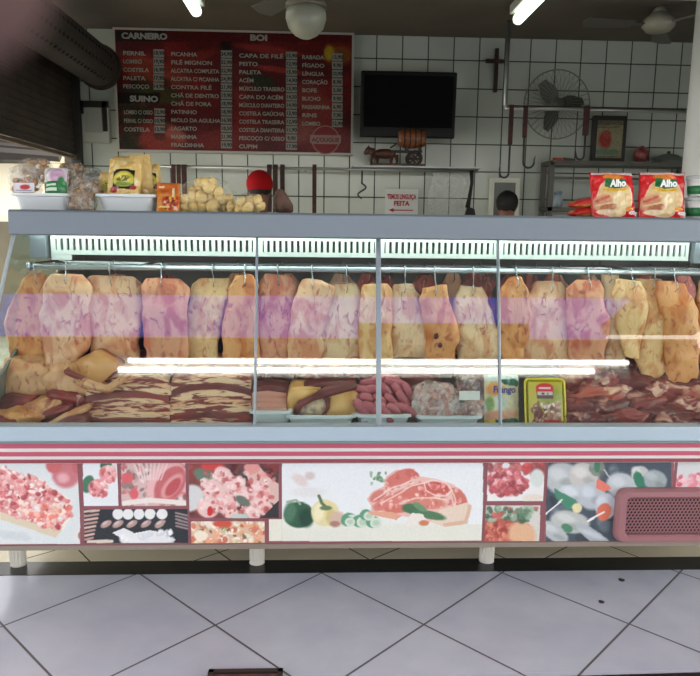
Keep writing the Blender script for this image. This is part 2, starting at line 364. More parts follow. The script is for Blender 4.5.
col_text(mb, bxs, dg, [('PERNIL', '18,90'), ('LOMBO', '19,90'), ('COSTELA', '16,90'), ('PALETA', '17,90'), ('PESCOÇO', '14,90')], 123, 153.5, 164, 53, 8.3, Yt)
col_text(mb, bxs, dg, [('LOMBO C/ OSSO', '12,90'), ('PERNIL C/ OSSO', '10,90'), ('COSTELA', '13,90')], 124, 154.5, 165, 112, 8.6, Yt, .04)
col_text(mb, bxs, dg, [('PICANHA', '34,90'), ('FILÉ MIGNON', '32,90'), ('ALCATRA COMPLETA', '22,90'), ('ALCATRA C/ PICANHA', '24,90'), ('CONTRA FILÉ', '21,90'), ('CHÃ DE DENTRO', '19,90'), ('CHÃ DE FORA', '18,90'), ('PATINHO', '18,90'), ('MIOLO DA AGULHA', '16,90'), ('LAGARTO', '18,50'), ('MAMINHA', '21,90'), ('FRALDINHA', '19,90')], 171, 221, 232, 54, 8.25, Yt)
col_text(mb, bxs, dg, [('CAPA DE FILÉ', '15,90'), ('PEITO', '12,90'), ('PALETA', '15,90'), ('ACÉM', '14,90'), ('MÚSCULO TRASEIRO', '15,90'), ('CAPA DO ACÉM', '14,50'), ('MÚSCULO DIANTEIRO', '14,90'), ('COSTELA GAÚCHA', '13,90'), ('COSTELA TRASEIRA', '12,90'), ('COSTELA DIANTEIRA', '11,90'), ('PESCOÇO C/ OSSO', '9,90'), ('CUPIM', '17,90')], 239, 286, 297, 55.5, 8.25, Yt)
col_text(mb, bxs, dg, [('RABADA', '13,90'), ('FÍGADO', '9,90'), ('LÍNGUA', '10,90'), ('CORAÇÃO', '8,90'), ('BOFE', '5,90'), ('BUCHO', '9,90'), ('PASSARINHA', '6,90'), ('RINS', '7,90'), ('LOMBO', '12,90')], 302, 332, 342.5, 57, 8.3, Yt)
for t, x, y, s in (('CARNEIRO', 121.5, 35.5, .056), ('BOI', 250, 37.5, .056), ('SUINO', 130, 98.5, .056)):
    q = W(x, y, Yt); mb.text(t, q.x, q.z-s*.36, Yt-.003, s, 'LEFT', .0028, len(t)*.041)
mb.build('lettering', wht, board, normals=False); bxs.build('price_tag', mat('price_tag_paper', (128, 130, 120), .6), board); dg.build('price_digits', mat('price_ink', (30, 26, 24), .6), board, normals=False)
q = W(325.5, 140, Yt); lg = MB().lathe([(0, 0), (.105, 0), (.105, -.003), (0, -.003)], (q.x, Yt-.001, q.z), 32, 'y').build('round_logo', mat('logo_outline', (138, 96, 90), .6), board)
MB().lathe([(0, 0), (.097, 0), (.097, -.004), (0, -.004)], (q.x, Yt-.002, q.z), 32, 'y').build('logo_disc', mat('logo_red', (112, 20, 20), .6), lg)
MB().span(q.x-.115, q.x+.115, Yt-.009, Yt-.007, q.z-.022, q.z+.034).span(q.x-.105, q.x+.105, Yt-.0092, Yt-.008, q.z-.03, q.z+.03).build('logo_ribbon', mat('logo_ribbon', (128, 108, 100), .6), lg)
MB().text('AÇOUGUE', q.x, q.z-.014, Yt-.011, .042, 'CENTER', .0015).build('logo_text', mat('logo_red', (140, 22, 22)), lg, normals=False)
# television on a bracket
ty = YW-.22
tx0, tx1, tz0, tz1 = flat_on_wall(360.5, 71.5, 456, 137.5, ty)
tv = thing('television', 'black flat television mounted on the tiled wall', 'television', ((tx0+tx1)/2, ty, tz0))
blk = mat('gloss_black_plastic', (9, 9, 10), .4, spec=.25)
MB().box(((tx0+tx1)/2, ty+.02, (tz0+tz1)/2), (tx1-tx0, .05, tz1-tz0), .01, (math.radians(4), 0, 0)).build('frame', blk, tv)
MB().box(((tx0+tx1)/2, ty-.0085, (tz0+tz1)/2+.018), (tx1-tx0-.05, .006, tz1-tz0-.1), 0, (math.radians(4), 0, 0)).build('screen', mat('tv_screen', (4, 4, 5), .5, spec=.08), tv)
MB().box(((tx0+tx1)/2, ty+.12, (tz0+tz1)/2), (.12, .2, .14), .01).box(((tx0+tx1)/2, YW-.012, (tz0+tz1)/2), (.22, .02, .22)).build('wall_bracket', mat('black_steel', (20, 20, 20), .5, .5), tv)
# crucifix
a, b = W(495.5, 48, YW-.03), W(497.5, 92, YW-.03)
m = MB().box(((a.x+b.x)/2, YW-.018, (a.z+b.z)/2), (.026, .03, a.z-b.z), .003); q = W(495, 61, YW-.03); m.box((q.x, YW-.021, q.z), (.135, .028, .026), .003)
cr = thing('crucifix', 'dark wooden crucifix hung on the tiled wall right of the television', 'crucifix', (q.x, YW-.02, b.z)); wood_d = mat('dark_cross_wood', (50, 27, 18), .5, c2=(38, 21, 14), scale=20)
m.build('cross', wood_d, cr); f = MB().tube([(q.x, YW-.042, q.z+.02), (q.x, YW-.042, q.z-.1)], [.009, .005], 8).tube([(q.x-.045, YW-.042, q.z+.008), (q.x, YW-.042, q.z), (q.x+.045, YW-.042, q.z+.008)], .004, 6).ball((q.x, YW-.045, q.z+.035), .009, 2); f.build('figure', mat('worn_brass_figure', (66, 46, 32), .5, .3), cr)
# box on the left of the wall
a0, a1, c0, c1 = flat_on_wall(83, 102, 110, 143, YW-.03)
bk = thing('dispenser_box', 'small white wall box with a black angled frame left of the price board', 'wall box', ((a0+a1)/2, YW, c0))
MB().box(((a0+a1)/2, YW-.03, (c0+c1)/2), (a1-a0, .06, c1-c0), .006).build('case', mat('old_white_plastic', (158, 160, 150), .5), bk)
MB().span(a0+.025, a1-.045, YW-.068, YW-.06, c0+.07, c1-.03).build('panel', mat('box_panel', (142, 146, 136), .4), bk)
MB().span(a0-.005, a1+.005, YW-.075, YW-.06, c1-.045, c1).span(a1-.04, a1-.01, YW-.075, YW-.06, c0+.08, c1).span(a0, a0+.018, YW-.075, YW-.06, c1-.09, c1).build('black_frame', mat('matt_black', (14, 13, 12), .6), bk)
# framed mirror behind the right-hand person
a0, a1, c0, c1 = flat_on_wall(489, 178, 519, 222, YW-.02)
mr = thing('wall_mirror', 'small white framed panel on the wall behind the dark haired person', 'mirror', ((a0+a1)/2, YW, c0))
MB().span(a0, a1, YW-.03, YW, c0, c1).build('frame', mat('cream_frame', (206, 206, 190), .5), mr); MB().span(a0+.035, a1-.035, YW-.033, YW-.03, c0+.04, c1-.035).build('pane', mat('grey_pane', (86, 90, 84), .25), mr)
# ------------------------------------------------------------------ rails with hooks at the back
steel = mat('worn_steel', (166, 168, 164), .35, .8); steel_d = mat('dark_steel', (70, 68, 64), .45, .7)
rust = mat('rusty_red_steel', (78, 34, 26), .6, .2, c2=(50, 24, 19), scale=25); rust_d = mat('dark_rust', (60, 30, 22), .6, .2, c2=(40, 22, 16), scale=25)
yh = 4.95
r0, r1 = W(505, 108, yh), W(694, 112, yh); top = W(509, 0, yh)
hr = thing('hook_rail', 'bent grey pipe rail dropping from the ceiling and running right above the shelf', 'rail', (r0.x, yh, r0.z))
MB().tube([(r0.x, yh, ZC), (r0.x, yh, r0.z+.02), (r0.x+.02, yh, r0.z)], .015, 10).tube([(r0.x, yh, r0.z), (r1.x, yh, r0.z)], .013, 10).build('pipe', steel, hr, True)
MB().tube([(r0.x+.03, yh+.02, r0.z+.014), (r1.x, yh+.02, r0.z+.014)], .009, 8).build('rusty_bar', rust_d, hr, True)
MB().tube([(r1.x+.02, yh, r0.z), (r1.x+.02, yh, ZC)], .015, 8).build('pipe_drop', steel, hr, True)
def big_hook(px, y_top, y_bar, y_bot, Y, label, w=4, side=-1, rx=10, group=None, m=rust):
    t, b, c = W(px, y_top, Y), W(px, y_bar, Y), W(px-1, y_bot, Y)
    o = thing('meat_hook', label, 'hook', (t.x, Y-.02, b.z), group)
    s = w/F_PX*Y
    MB().box((t.x, Y-.022, (t.z+b.z)/2), (s, .008, t.z-b.z), .002).box((t.x, Y, t.z), (s, .05, .012), .003).build('strap', m, o)
    if y_bot > y_bar:
        r = rx/F_PX*Y*.5; pts = [(t.x, Y-.022, b.z+.01), (t.x, Y-.022, (b.z+c.z)/2), (t.x, Y-.022, c.z+r)]
        for k in range(1, 10):
            q = k/9*PI*1.05; pts.append((t.x+side*(r-r*math.cos(q)), Y-.022, c.z+r-r*math.sin(q)))
        pts.append((t.x+side*(2.15*r), Y-.022, c.z+r*2.2)); MB().tube(pts, [.007]*(len(pts)-2)+[.005, .001], 8).build('hook', steel_d, o, True)
    return o
big_hook(511, 106, 145, 178, yh-.01, 'long dark meat hook hanging nearest the vertical pipe', 4.5, -1, 9)
big_hook(525, 107, 138, 168, yh-.01, 'second dark meat hook right of the vertical pipe, curling right', 4.5, 1, 11)
big_hook(586, 107, 136, 160, yh-.01, 'meat hook with a red strap beside the framed calendar', 6, -1, 8)
# lower rail
yl = 5.2; r0, r1 = W(128, 165.5, yl), W(478, 171, yl)
lr = thing('tool_rail', 'thin steel rail under the price board holding hooks and knives', 'rail', (r0.x, yl, r0.z)); zl = W(300, 168.5, yl).z
m = MB().tube([(r0.x, yl, zl), (r1.x, yl, zl)], .011, 10); m.build('bar', steel, lr, True)
for x in (r0.x+.05, (r0.x+r1.x)/2, r1.x-.1): MB().tube([(x, yl, zl), (x, YW, zl)], .008, 6).build('bracket', steel, lr)
for px, pyb, w, mm, lb in ((174, 184, 4, rust, 'rusty red strap hook, leftmost on the rail behind the snack bags'), (179, 184, 4, rust, 'rusty red strap hook second from left on the tool rail'), (184.5, 194, 5, rust, 'longer rusty red strap hook third from left on the tool rail'), (269.5, 212, 4.5, rust_d, 'dark strap hook touching the right side of the red cap'), (275.5, 212, 4.5, rust_d, 'dark strap hook in the middle of the three by the red cap'), (282.5, 200, 4.5, rust_d, 'dark strap hook right of the three by the red cap'), (314.5, 214, 4, rust, 'lone rusty strap hook hanging under the price board, away from the others')):
    big_hook(px, 165.5, pyb, 0, yl, lb, w, m=mm)
sk = thing('wire_hook', 'thin dark wire hook hanging left of the white paper notice', 'hook', (W(362, 185, yl).x, yl, W(362, 200, yl).z)); q = W(362, 178, yl); q2 = W(362, 199, yl)
MB().tube([(q.x, yl, zl), (q.x, yl, q.z-.04)]+[(q.x+.03*math.sin(k*.7), yl-.01, q.z-.04-.012*k) for k in range(10)], .006, 6).build('wire', steel_d, sk, True)
# bone saw / steel at the end of the rail
q, q2 = W(471, 172, yl), W(470, 216, yl)
kn = thing('sharpening_steel', 'black knife and sharpener hanging at the right end of the tool rail', 'knife', (q.x, yl-.02, q2.z))
MB().tube([(q.x, yl-.02, q.z+.01), (q.x+.005, yl-.02, q.z-.08), (q.x-.01, yl-.02, q.z-.2), (q.x-.02, yl-.02, q2.z+.06)], [.016, .012, .015, .02], 8).build('handle', mat('matt_black', (14, 13, 12)), kn, True)
MB().prism([(q.x-.05, q2.z-.02), (q.x+.045, q2.z-.02), (q.x+.03, q2.z+.05), (q.x-.02, q2.z+.07)], yl-.035, yl-.01).build('guard', mat('matt_black', (14, 13, 12)), kn)
# plastic bag on the rail
a, b = W(430, 173, yl-.04), W(463, 222, yl-.04)
m = MB(); nx, nz = 18, 16; vs = []
for s_ in (-1, 1):
    for j in range(nz+1):
        for i in range(nx+1):
            u, v = i/nx, j/nz; x = a.x+(b.x-a.x)*(.08+u*.84 if v < .1 else u); x += .015*math.sin(v*9); z = a.z+(b.z-a.z)*v
            vs.append((x, yl-.045+s_*.022*math.sin(PI*u)*(.3+v)+.012*noise.noise(Vector((u*6, v*6, s_))), z))
k = (nx+1)*(nz+1); fs = []
for s_ in (0, 1):
    for j in range(nz):
        for i in range(nx): o = s_*k+j*(nx+1)+i; fs.append((o, o+1, o+nx+2, o+nx+1))
m.add(vs, fs); pbag = m.build('plastic_bag', filmmat('soft_clear_film', (226, 230, 228), .16, .3), smooth=True, normals=False); tag(pbag, 'clear plastic bag hanging from the tool rail right of the paper notice', 'bag')
# paper notice
a0, a1, c0, c1 = flat_on_wall(385, 189, 418, 216, YW-.01)
nt_ = thing('paper_notice', 'white paper notice with red writing and an arrow taped to the tiled wall', 'notice', ((a0+a1)/2, YW-.008, c0))
MB().span(a0, a1, YW-.012, YW-.002, c0, c1).build('paper', mat('paper', (216, 218, 214), .8), nt_)
cx = (a0+a1)/2; m = MB().text('TEMOS LINGUIÇA', cx, c1-.075, YW-.014, .05, 'CENTER', .002, a1-a0-.03).text('FEITA', cx, c1-.125, YW-.014, .048, 'CENTER', .002)
m.span(cx-.07, cx+.09, YW-.015, YW-.013, c1-.164, c1-.156); m.add([(cx-.1, YW-.014, c1-.16), (cx-.06, YW-.014, c1-.145), (cx-.06, YW-.014, c1-.175)], [(0, 1, 2)])
m.build('red_writing', mat('red_marker', (176, 40, 46), .7), nt_, normals=False)
# wooden ox cart ornament on a little shelf over the rail
q = W(352, 171, yl); q1 = W(478, 171, yl)
sf = tag(MB().span(q.x, q1.x, yl-.1, YW, zl+.012, zl+.022).build('wall_shelf', mat('pale_glass_shelf', (176, 186, 180), .2)), 'thin pale shelf on the tiled wall below the television', 'shelf')
zb = zl+.022; px2x = lambda x: W(x, 155, yl-.04).x; pyz = lambda y: W(395, y, yl-.04).z; yo = yl-.04
ox = thing('ox_cart_ornament', 'carved wooden ox pulling a barrel cart on the shelf under the television', 'ornament', (px2x(395), yo, zb))
wm = mat('reddish_carved_wood', (92, 50, 32), .45, c2=(64, 34, 22), scale=18); wm2 = mat('honey_wood', (134, 78, 42), .4, c2=(104, 58, 32), scale=22, stretch=(1, 4, 4))
MB().span(px2x(370), px2x(425), yo-.05, yo+.05, zb, zb+.018, .003).build('base', wm, ox)
m = MB().ball((px2x(384.5), yo, pyz(154)), (.085, .035, .036), 3, .05); m.ball((px2x(369), yo, pyz(151)), (.03, .022, .026), 3).ball((px2x(366), yo, pyz(153)), (.018, .015, .016), 2)
m.tube([(px2x(374), yo, pyz(153)), (px2x(370), yo, pyz(151))], [.032, .024], 8)
for lx, dx in ((373, -4), (377, 1), (392, -2), (396, 2)): m.tube([(px2x(lx), yo+dx*.003, pyz(155)), (px2x(lx+dx*.6), yo+dx*.003, pyz(161)), (px2x(lx+dx*.3), yo+dx*.003, zb+.016)], [.018, .011, .009], 8)
m.tube([(px2x(369), yo-.02, pyz(149)), (px2x(368), yo-.04, pyz(146))], [.006, .002], 6).tube([(px2x(369), yo+.02, pyz(149)), (px2x(368), yo+.04, pyz(146))], [.006, .002], 6)
m.build('ox', wm, ox, True)
for sy in (-.045, .045):
    m = MB(); cx, cz = px2x(414), pyz(158.5); m.tube([(cx+.05*math.cos(k*PI/10), yo+sy, cz+.05*math.sin(k*PI/10)) for k in range(20)], .008, 6, True)
    for k in range(8): m.tube([(cx, yo+sy, cz), (cx+.05*math.cos(k*PI/4), yo+sy, cz+.05*math.sin(k*PI/4))], .005, 5)
    m.lathe([(0, -.01), (.014, -.01), (.014, .01), (0, .01)], (cx, yo+sy, cz), 10, 'y'); m.build('wheel', wood_d, ox)
MB().box((px2x(404), yo, pyz(151.5)), (.26, .05, .014)).tube([(px2x(390), yo, pyz(148)), (px2x(396), yo, pyz(144))], .006, 6).span(px2x(405), px2x(408), yo-.03, yo+.03, pyz(151), pyz(144)).span(px2x(418), px2x(421), yo-.03, yo+.03, pyz(151), pyz(144)).build('cart_frame', wood_d, ox)
bl, br, cz = px2x(398), px2x(425), pyz(138.5); m = MB(); pr = []
for k in range(13):
    t = k/12; pr.append((.052+.018*math.sin(PI*t), (t-.5)*(br-bl)))
m.lathe([(0, pr[0][1])]+pr+[(0, pr[-1][1])], ((bl+br)/2, yo, cz), 20, 'x'); ba = m.build('barrel', wm2, ox, True)
for t in (-.3, -.1, .1, .3):
    m = MB(); m.lathe([(.063+.01*(.3-abs(t)), -.005), (.068+.01*(.3-abs(t)), -.005), (.068+.01*(.3-abs(t)), .005), (.063, .005)], ((bl+br)/2+t*(br-bl), yo, cz), 20, 'x'); m.build('hoop', wood_d, ba)
# ------------------------------------------------------------------ wall fan
q = W(556, 105, 5.25); Rf = .245
wf = thing('wall_fan', 'round caged wall fan with dark blades behind the pipe rail', 'fan', (q.x, YW, q.z))
m = MB()
for k in range(36):
    a = 2*PI*k/36; m.tube([(q.x+.05*math.cos(a), 5.17, q.z+.05*math.sin(a)), (q.x+Rf*.7*math.cos(a), 5.175, q.z+Rf*.7*math.sin(a)), (q.x+Rf*math.cos(a), 5.23, q.z+Rf*math.sin(a)), (q.x+Rf*.8*math.cos(a), 5.28, q.z+Rf*.8*math.sin(a)), (q.x+.05*math.cos(a), 5.3, q.z+.05*math.sin(a))], .0014, 4)
m.tube([(q.x+Rf*math.cos(k*PI/20), 5.23, q.z+Rf*math.sin(k*PI/20)) for k in range(40)], .005, 6, True); m.build('cage', mat('grey_wire', (120, 124, 116), .5, .3), wf)
bd = mat('grey_fan_blade', (64, 68, 60), .5)
for k in range(3):
    a = math.radians(8+120*k); m = MB(); vs = []
    for i in range(8):
        r = .05+i/7*.15; wd = .035+.04*math.sin(PI*min(1, i/7*1.0+.1))
        for s_ in (-1, 1):
            an = a+s_*wd/r*.8; vs += [(q.x+r*math.cos(an), 5.23+s_*.018, q.z+r*math.sin(an)), (q.x+r*math.cos(an), 5.233+s_*.018, q.z+r*math.sin(an))]
    fs = []
    for i in range(7):
        o = i*4; fs += [(o, o+2, o+6, o+4), (o+1, o+5, o+7, o+3), (o, o+4, o+5, o+1), (o+2, o+3, o+7, o+6)]
    fs += [(0, 1, 3, 2), (28, 30, 31, 29)]; m.add(vs, fs); m.build('blade', bd, wf)
MB().lathe([(0, 5.18-5.23), (.04, -.05), (.045, 0), (.045, .04), (.06, .06), (.06, .14), (0, .17)], (q.x, 5.23, q.z), 20, 'y').build('motor', mat('fan_motor', (90, 92, 84), .5), wf, True)
# ------------------------------------------------------------------ shelf unit on the right
ys = 5.42; s0, s1 = W(549, 187, ys-.25).x, W(694, 187, ys-.25).x; zt, zbm = W(620, 163, ys-.25).z, W(620, 210, ys-.25).z
su = thing('metal_shelf', 'grey metal frame shelf against the wall behind the red packets', 'shelf', ((s0+s1)/2, ys, 0)); gm = mat('grey_shelf_metal', (88, 86, 78), .5, .4)
MB().span(s0, s1, ys-.25, YW-.01, zt-.02, zt+.012).build('shelf_top', gm, su); MB().span(s0, s1, ys-.25, YW-.01, zbm-.015, zbm+.015).build('lower_shelf', gm, su)
for x in (s0, s1-.035):
    for y in (ys-.25, YW-.05): MB().span(x, x+.035, y, y+.035, 0, zt).build('leg', gm, su)
q = W(620, 179, ys-.2); MB().span(s0, s1, ys-.23, ys-.215, q.z-.01, q.z+.01).build('cross_bar', gm, su)
# framed calendar
a0, a1, c0, c1 = flat_on_wall(591.5, 116, 625, 163, ys-.1)
fr = thing('framed_calendar', 'dark framed yellowed picture with a red figure standing on the metal shelf', 'picture', ((a0+a1)/2, ys-.1, zt+.012)); c0 = zt+.012
MB().span(a0, a1, ys-.12, ys-.08, c0, c1, .004).build('frame', mat('very_dark_wood', (26, 20, 16), .5), fr)
p = Pic(580, 105, 640, 175, 3, (128, 122, 92)); p.rect(580, 105, 640, 125, (92, 84, 66)); p.ell(605, 140, 6, 8, (140, 40, 30), 0, .5); p.ell(607, 134, 4, 4, (150, 60, 44)); p.rect(595, 149, 618, 154, (90, 116, 92)); p.rect(597, 156, 620, 157, (100, 96, 76)); p.rect(596, 126, 620, 128, (104, 98, 76)); p.grain(9, 2)
wall_print('print', p, a0+.03, c0+.035, a1-.03, c1-.035, ys-.124, fr, 1.4)
# red apple-like bag, knife, dome
q = W(640, 156, ys-.1)
tag(MB().ball((q.x, ys-.12, zt+.012+.062), (.055, .05, .066), 3, .12, 3, 4).build('red_net_bag', mat('dark_red_net', (112, 34, 34), .4, c2=(140, 80, 76), scale=30), smooth=True), 'small dark red bag on the metal shelf right of the picture', 'bag')
q = W(668, 163, ys-.14); dm = thing('food_cover', 'low grey mesh food cover on the right end of the metal shelf', 'food cover', (q.x, ys-.14, zt+.012))
MB().lathe([(.12, 0), (.12, .01), (.1, .04), (.06, .062), (.02, .072), (0, .073)], (q.x, ys-.14, zt+.012), 28).build('dome', mat('grey_mesh', (92, 98, 92), .4, alpha=.8), dm, True); MB().lathe([(0, .072), (.012, .074), (.014, .086), (0, .094)], (q.x, ys-.14, zt+.012), 12).build('knob', steel_d, dm, True)
q = W(563, 160, ys-.2); kf = thing('kitchen_knife', 'knife with a red handle lying on the left end of the metal shelf', 'knife', (q.x, ys-.2, zt+.012)); zk = zt+.012
MB().box((q.x-.04, ys-.2, zk+.012), (.07, .024, .022), .006).build('handle', mat('red_plastic', (176, 40, 30), .4), kf); MB().prism([(q.x, zk+.002), (q.x+.1, zk+.002), (q.x+.085, zk+.018), (q.x, zk+.026)], ys-.202, ys-.198).build('blade', steel_d, kf)
q = W(557, 196, ys-.1); jr = thing('white_jar', 'small pale jar on the lower shelf near its left post', 'jar', (q.x, ys-.1, zbm+.015))
MB().lathe([(0, 0), (.035, 0), (.038, .01), (.038, .08), (.028, .1), (0, .1)], (q.x, ys-.12, zbm+.015), 18).build('body', mat('pale_jar', (170, 182, 188), .3), jr, True); MB().lathe([(0, .1), (.03, .1), (.03, .12), (0, .12)], (q.x, ys-.12, zbm+.015), 18).build('lid', mat('jar_lid', (120, 140, 160), .4), jr, True)
# ------------------------------------------------------------------ ceiling lamps and fans
def tube_lamp(px, py, label, L=1.25):
    q = WZ(px, py, ZC-.075); o = thing('ceiling_tube_lamp', label, 'lamp', (q.x, q.y-L/2, ZC-.09), 'ceiling tube lamps')
    MB().span(q.x-.05, q.x+.05, q.y-L, q.y, ZC-.055, ZC, .004).build('housing', mat('white_enamel', (210, 210, 200), .4), o)
    MB().tube([(q.x, q.y-L+.03, ZC-.09), (q.x, q.y-.03, ZC-.09)], .035, 12).build('tube', emis('cool_tube_light', (236, 255, 240), 2.2), o, True)
    for y in (q.y-L+.015, q.y-.015): MB().box((q.x, y, ZC-.08), (.05, .03, .06)).build('end_cap', mat('white_enamel', (210, 210, 200)), o)
tube_lamp(197, 10, 'ceiling tube lamp left of the globe fan, above the price board'); tube_lamp(517, 18, 'ceiling tube lamp right of the globe fan, above the crucifix')
def fan(px, py, Y, angs, label, globe, bl=.46):
    q = W(px, py, Y); o = thing('ceiling_fan', label, 'fan', (q.x, Y, q.z)); gm_ = mat('fan_ivory', (150, 146, 128), .45)
    MB().tube([(q.x, Y, q.z+.1), (q.x, Y, ZC)], .012, 10).lathe([(0, -.05), (.06, -.05), (.03, 0), (0, 0)], (q.x, Y, ZC), 18).build('rod', mat('fan_rod', (176, 174, 162), .4), o, True)
    MB().lathe([(0, .0), (.075, .0), (.1, .03), (.1, .07), (.06, .1), (.03, .13), (0, .13)], (q.x, Y, q.z+.01), 26).build('motor', gm_, o, True)
    for a in angs:
        a = math.radians(a); m = MB(); mt = Matrix.Translation((q.x, Y, q.z+.05)) @ Matrix.Rotation(a, 4, 'Z') @ Matrix.Rotation(.2, 4, 'X')
        m.box((.13, 0, 0), (.12, .03, .008)).add([(.17, -.045, .004), (bl, -.065, .004), (bl+.03, 0, .004), (bl, .065, .004), (.17, .045, .004), (.17, -.045, -.004), (bl, -.065, -.004), (bl+.03, 0, -.004), (bl, .065, -.004), (.17, .045, -.004)], [(0, 1, 2, 3, 4), (9, 8, 7, 6, 5), (0, 5, 6, 1), (1, 6, 7, 2), (2, 7, 8, 3), (3, 8, 9, 4), (4, 9, 5, 0)])
        m.xf(mt); m.build('blade', mat('dark_fan_blade', (84, 82, 74), .5), o)
    if globe:
        MB().lathe([(0, .0), (.085, .0), (.105, -.03), (.105, -.05), (.09, -.055), (0, -.055)], (q.x, Y, q.z+.01), 26).build('lamp_holder', mat('tarnished_holder', (112, 106, 88), .4, .2), o, True)
        MB().lathe([(.09, .055), (.102, .03), (.104, 0), (.09, -.045), (.06, -.078), (.03, -.094), (0, -.098)], (q.x, Y, q.z-.09), 30).build('glass_shade', mat('frosted_shade', (158, 160, 140), .3), o, True)
fan(306, 0, 3.75, (4, 124, 244), 'ceiling fan with a frosted globe lamp in front of the price board', True)
fan(658, 33, 4.6, (182, 302, 62), 'ceiling fan on a thin rod near the white column', False, .47)
# white column on the right
q = W(690, 100, 3.7); cl = thing('white_column', 'round white column at the right edge behind the case', 'column', (q.x+.09, 3.7, 0))
MB().lathe([(0, 0), (.09, 0), (.09, ZC), (0, ZC)], (q.x+.09, 3.7, 0), 32).build('shaft', mat('white_paint', (214, 214, 208), .5), cl, True); MB().lathe([(.09, 0), (.105, 0), (.105, .12), (.09, .13)], (q.x+.09, 3.7, 0), 32).build('base', mat('white_paint', (214, 214, 208)), cl, True)
# ------------------------------------------------------------------ the refrigerated case
X0, X1 = -1.225, 1.75; XT = W(8, 222, 2.50).x          # the ends lean in a little towards the top
def xe(z): return X0+(XT-.004-X0)*(z-zst)/(zfb-zst)
YP, YB, YR, YF = 2.42, 2.385, 2.37, 2.50           # picture panel, bumper, sill, fascia fronts
zpb, zpt = W(350, 544, YP).z, W(350, 462, YP).z
zbt = W(350, 440, YB).z; zst = W(350, 427, YR).z
zfb, zft = W(350, 239, YF).z, W(350, 213.5, YF).z
GY0, GZ0, GY1, GZ1 = YR+.03, zst-.01, 2.57, zfb+.02
gn = Vector((0, -(GZ1-GZ0), (GY1-GY0))).normalized()
def PG(px, py):
    d = ray(px, py); o = Vector((0, 0, H)); p = Vector((0, GY0, GZ0)); t = (p-o).dot(gn)/d.dot(gn); return o+d*t
case = thing('meat_display_case', 'long refrigerated meat display case with tilted glass front and picture panel', 'display case', ((X0+X1)/2, 2.8, 0))
white_b = mat('case_white_enamel', (200, 204, 204), .4); grey_f = mat('case_blue_grey', (122, 133, 140), .42, .2); pink = mat('bumper_pink', (186, 84, 104), .5); mauve = mat('mauve_frame', (138, 84, 88), .5); cream_st = mat('bumper_cream', (214, 210, 204), .5)
YK = 3.42
MB().span(X0-.03, X1+.03, YP+.004, YK, zpb-.012, zst-.125, .004).build('body', white_b, case)
MB().span(X0-.03, X1+.03, YP-.006, YP+.02, zpb-.014, zpb+.004).build('lower_trim', mat('brownish_aluminium', (150, 138, 124), .45, .4), case)
def band(name, ya_, yb_, m, dy=0): MB().span(X0-.03, X1+.03, YB-dy, YB+.05, W(350, yb_, YB).z, W(350, ya_, YB).z, .0015).build(name, m, case)
band('bumper', 438, 463, cream_st); band('bumper_stripe', 443.5, 448, pink, .003); band('bumper_stripe', 451.5, 455.8, pink, .003); band('bumper_stripe', 459, 462.5, mat('bumper_dark_red', (142, 64, 72), .5), .003)
sill = MB().span(X0-.03, X1+.03, YR, YB+.045, zbt-.002, zst, .005); sill.build('sill_rail', mat('light_blue_grey_rail', (172, 190, 198), .35, .15), case)
MB().span(X0-.03, X1+.03, YR-.001, YR+.05, zbt-.008, zbt-.001).build('sill_seam', mat('green_grey_seam', (120, 136, 132), .5), case)
# fascia and deck top
fs_ = [(X0, zfb), (X0, zft), (X1, zft), (X1, zfb)]
m = MB(); pr = [(YF+.012, zfb), (YF, zfb+.006), (YF+.004, zft-.008), (YF+.014, zft), (3.3, zft), (3.3, zft-.03), (YF+.09, zft-.03), (YF+.05, zfb)]
n = len(pr); vs = [(XT+.4*(zfb-z)*0, y, z) for y, z in pr]+[(X1, y, z) for y, z in pr]; m.add(vs, [tuple(range(n)), tuple(range(n, 2*n))[::-1]]+[(i, (i+1) % n, (i+1) % n+n, i+n) for i in range(n)]); m.build('fascia', grey_f, case)
# inner liner: deck, back, ends
zd0, zd1 = GZ0-.085, GZ0+.06
m = MB(); m.add([(X0, GY0+.02, zd0), (X1, GY0+.02, zd0), (X1, YK-.1, zd1), (X0, YK-.1, zd1), (X0, GY0+.02, zd0-.02), (X1, GY0+.02, zd0-.02), (X1, YK-.1, zd1-.02), (X0, YK-.1, zd1-.02)], [(0, 1, 2, 3), (7, 6, 5, 4), (0, 4, 5, 1), (1, 5, 6, 2), (2, 6, 7, 3), (3, 7, 4, 0)]); m.build('display_deck', mat('deck_grey', (120, 122, 120), .4, .4), case)
MB().span(X0, X1, YK-.12, YK, zst-.13, zft-.03).build('back_wall', mat('case_back_grey', (104, 106, 104), .45, .2), case)
endg = mat('end_wall_grey', (120, 126, 128), .5, .2)
MB().prism([(0, 0), (1, 0), (1, 1), (0, 1)], 0, .001).build('x', endg) if False else None
def endplate(name, pts, left, th=.012, m_=endg):
    k = len(pts); m = MB(); f = (lambda z: xe(z)+.003) if left else (lambda z: X1-.02)
    m.add([(f(z), y, z) for y, z in pts]+[(f(z)+th, y, z) for y, z in pts], [tuple(range(k)), tuple(range(k, 2*k))[::-1]]+[(i, (i+1) % k, (i+1) % k+k, i+k) for i in range(k)]); m.build(name, m_, case)
for left in (True, False):
    endplate('end_wall', [(3.02, zst-.1), (YK, zst-.1), (YK, zft-.035), (3.02, zft-.035)], left)
    endplate('end_liner', [(2.43, zst-.1), (3.02, zst-.1), (3.02, 1.17), (2.74, .93), (2.45, .74)], left, m_=mat('end_liner_grey', (112, 114, 104), .5, .2))
glass = glassmat('case_glass', (246, 252, 250), 2.0)
eg = MB(); q4 = [(GY0, GZ0), (3.02, GZ0), (3.02, zfb-.002), (GY1-.01, zfb-.002)]
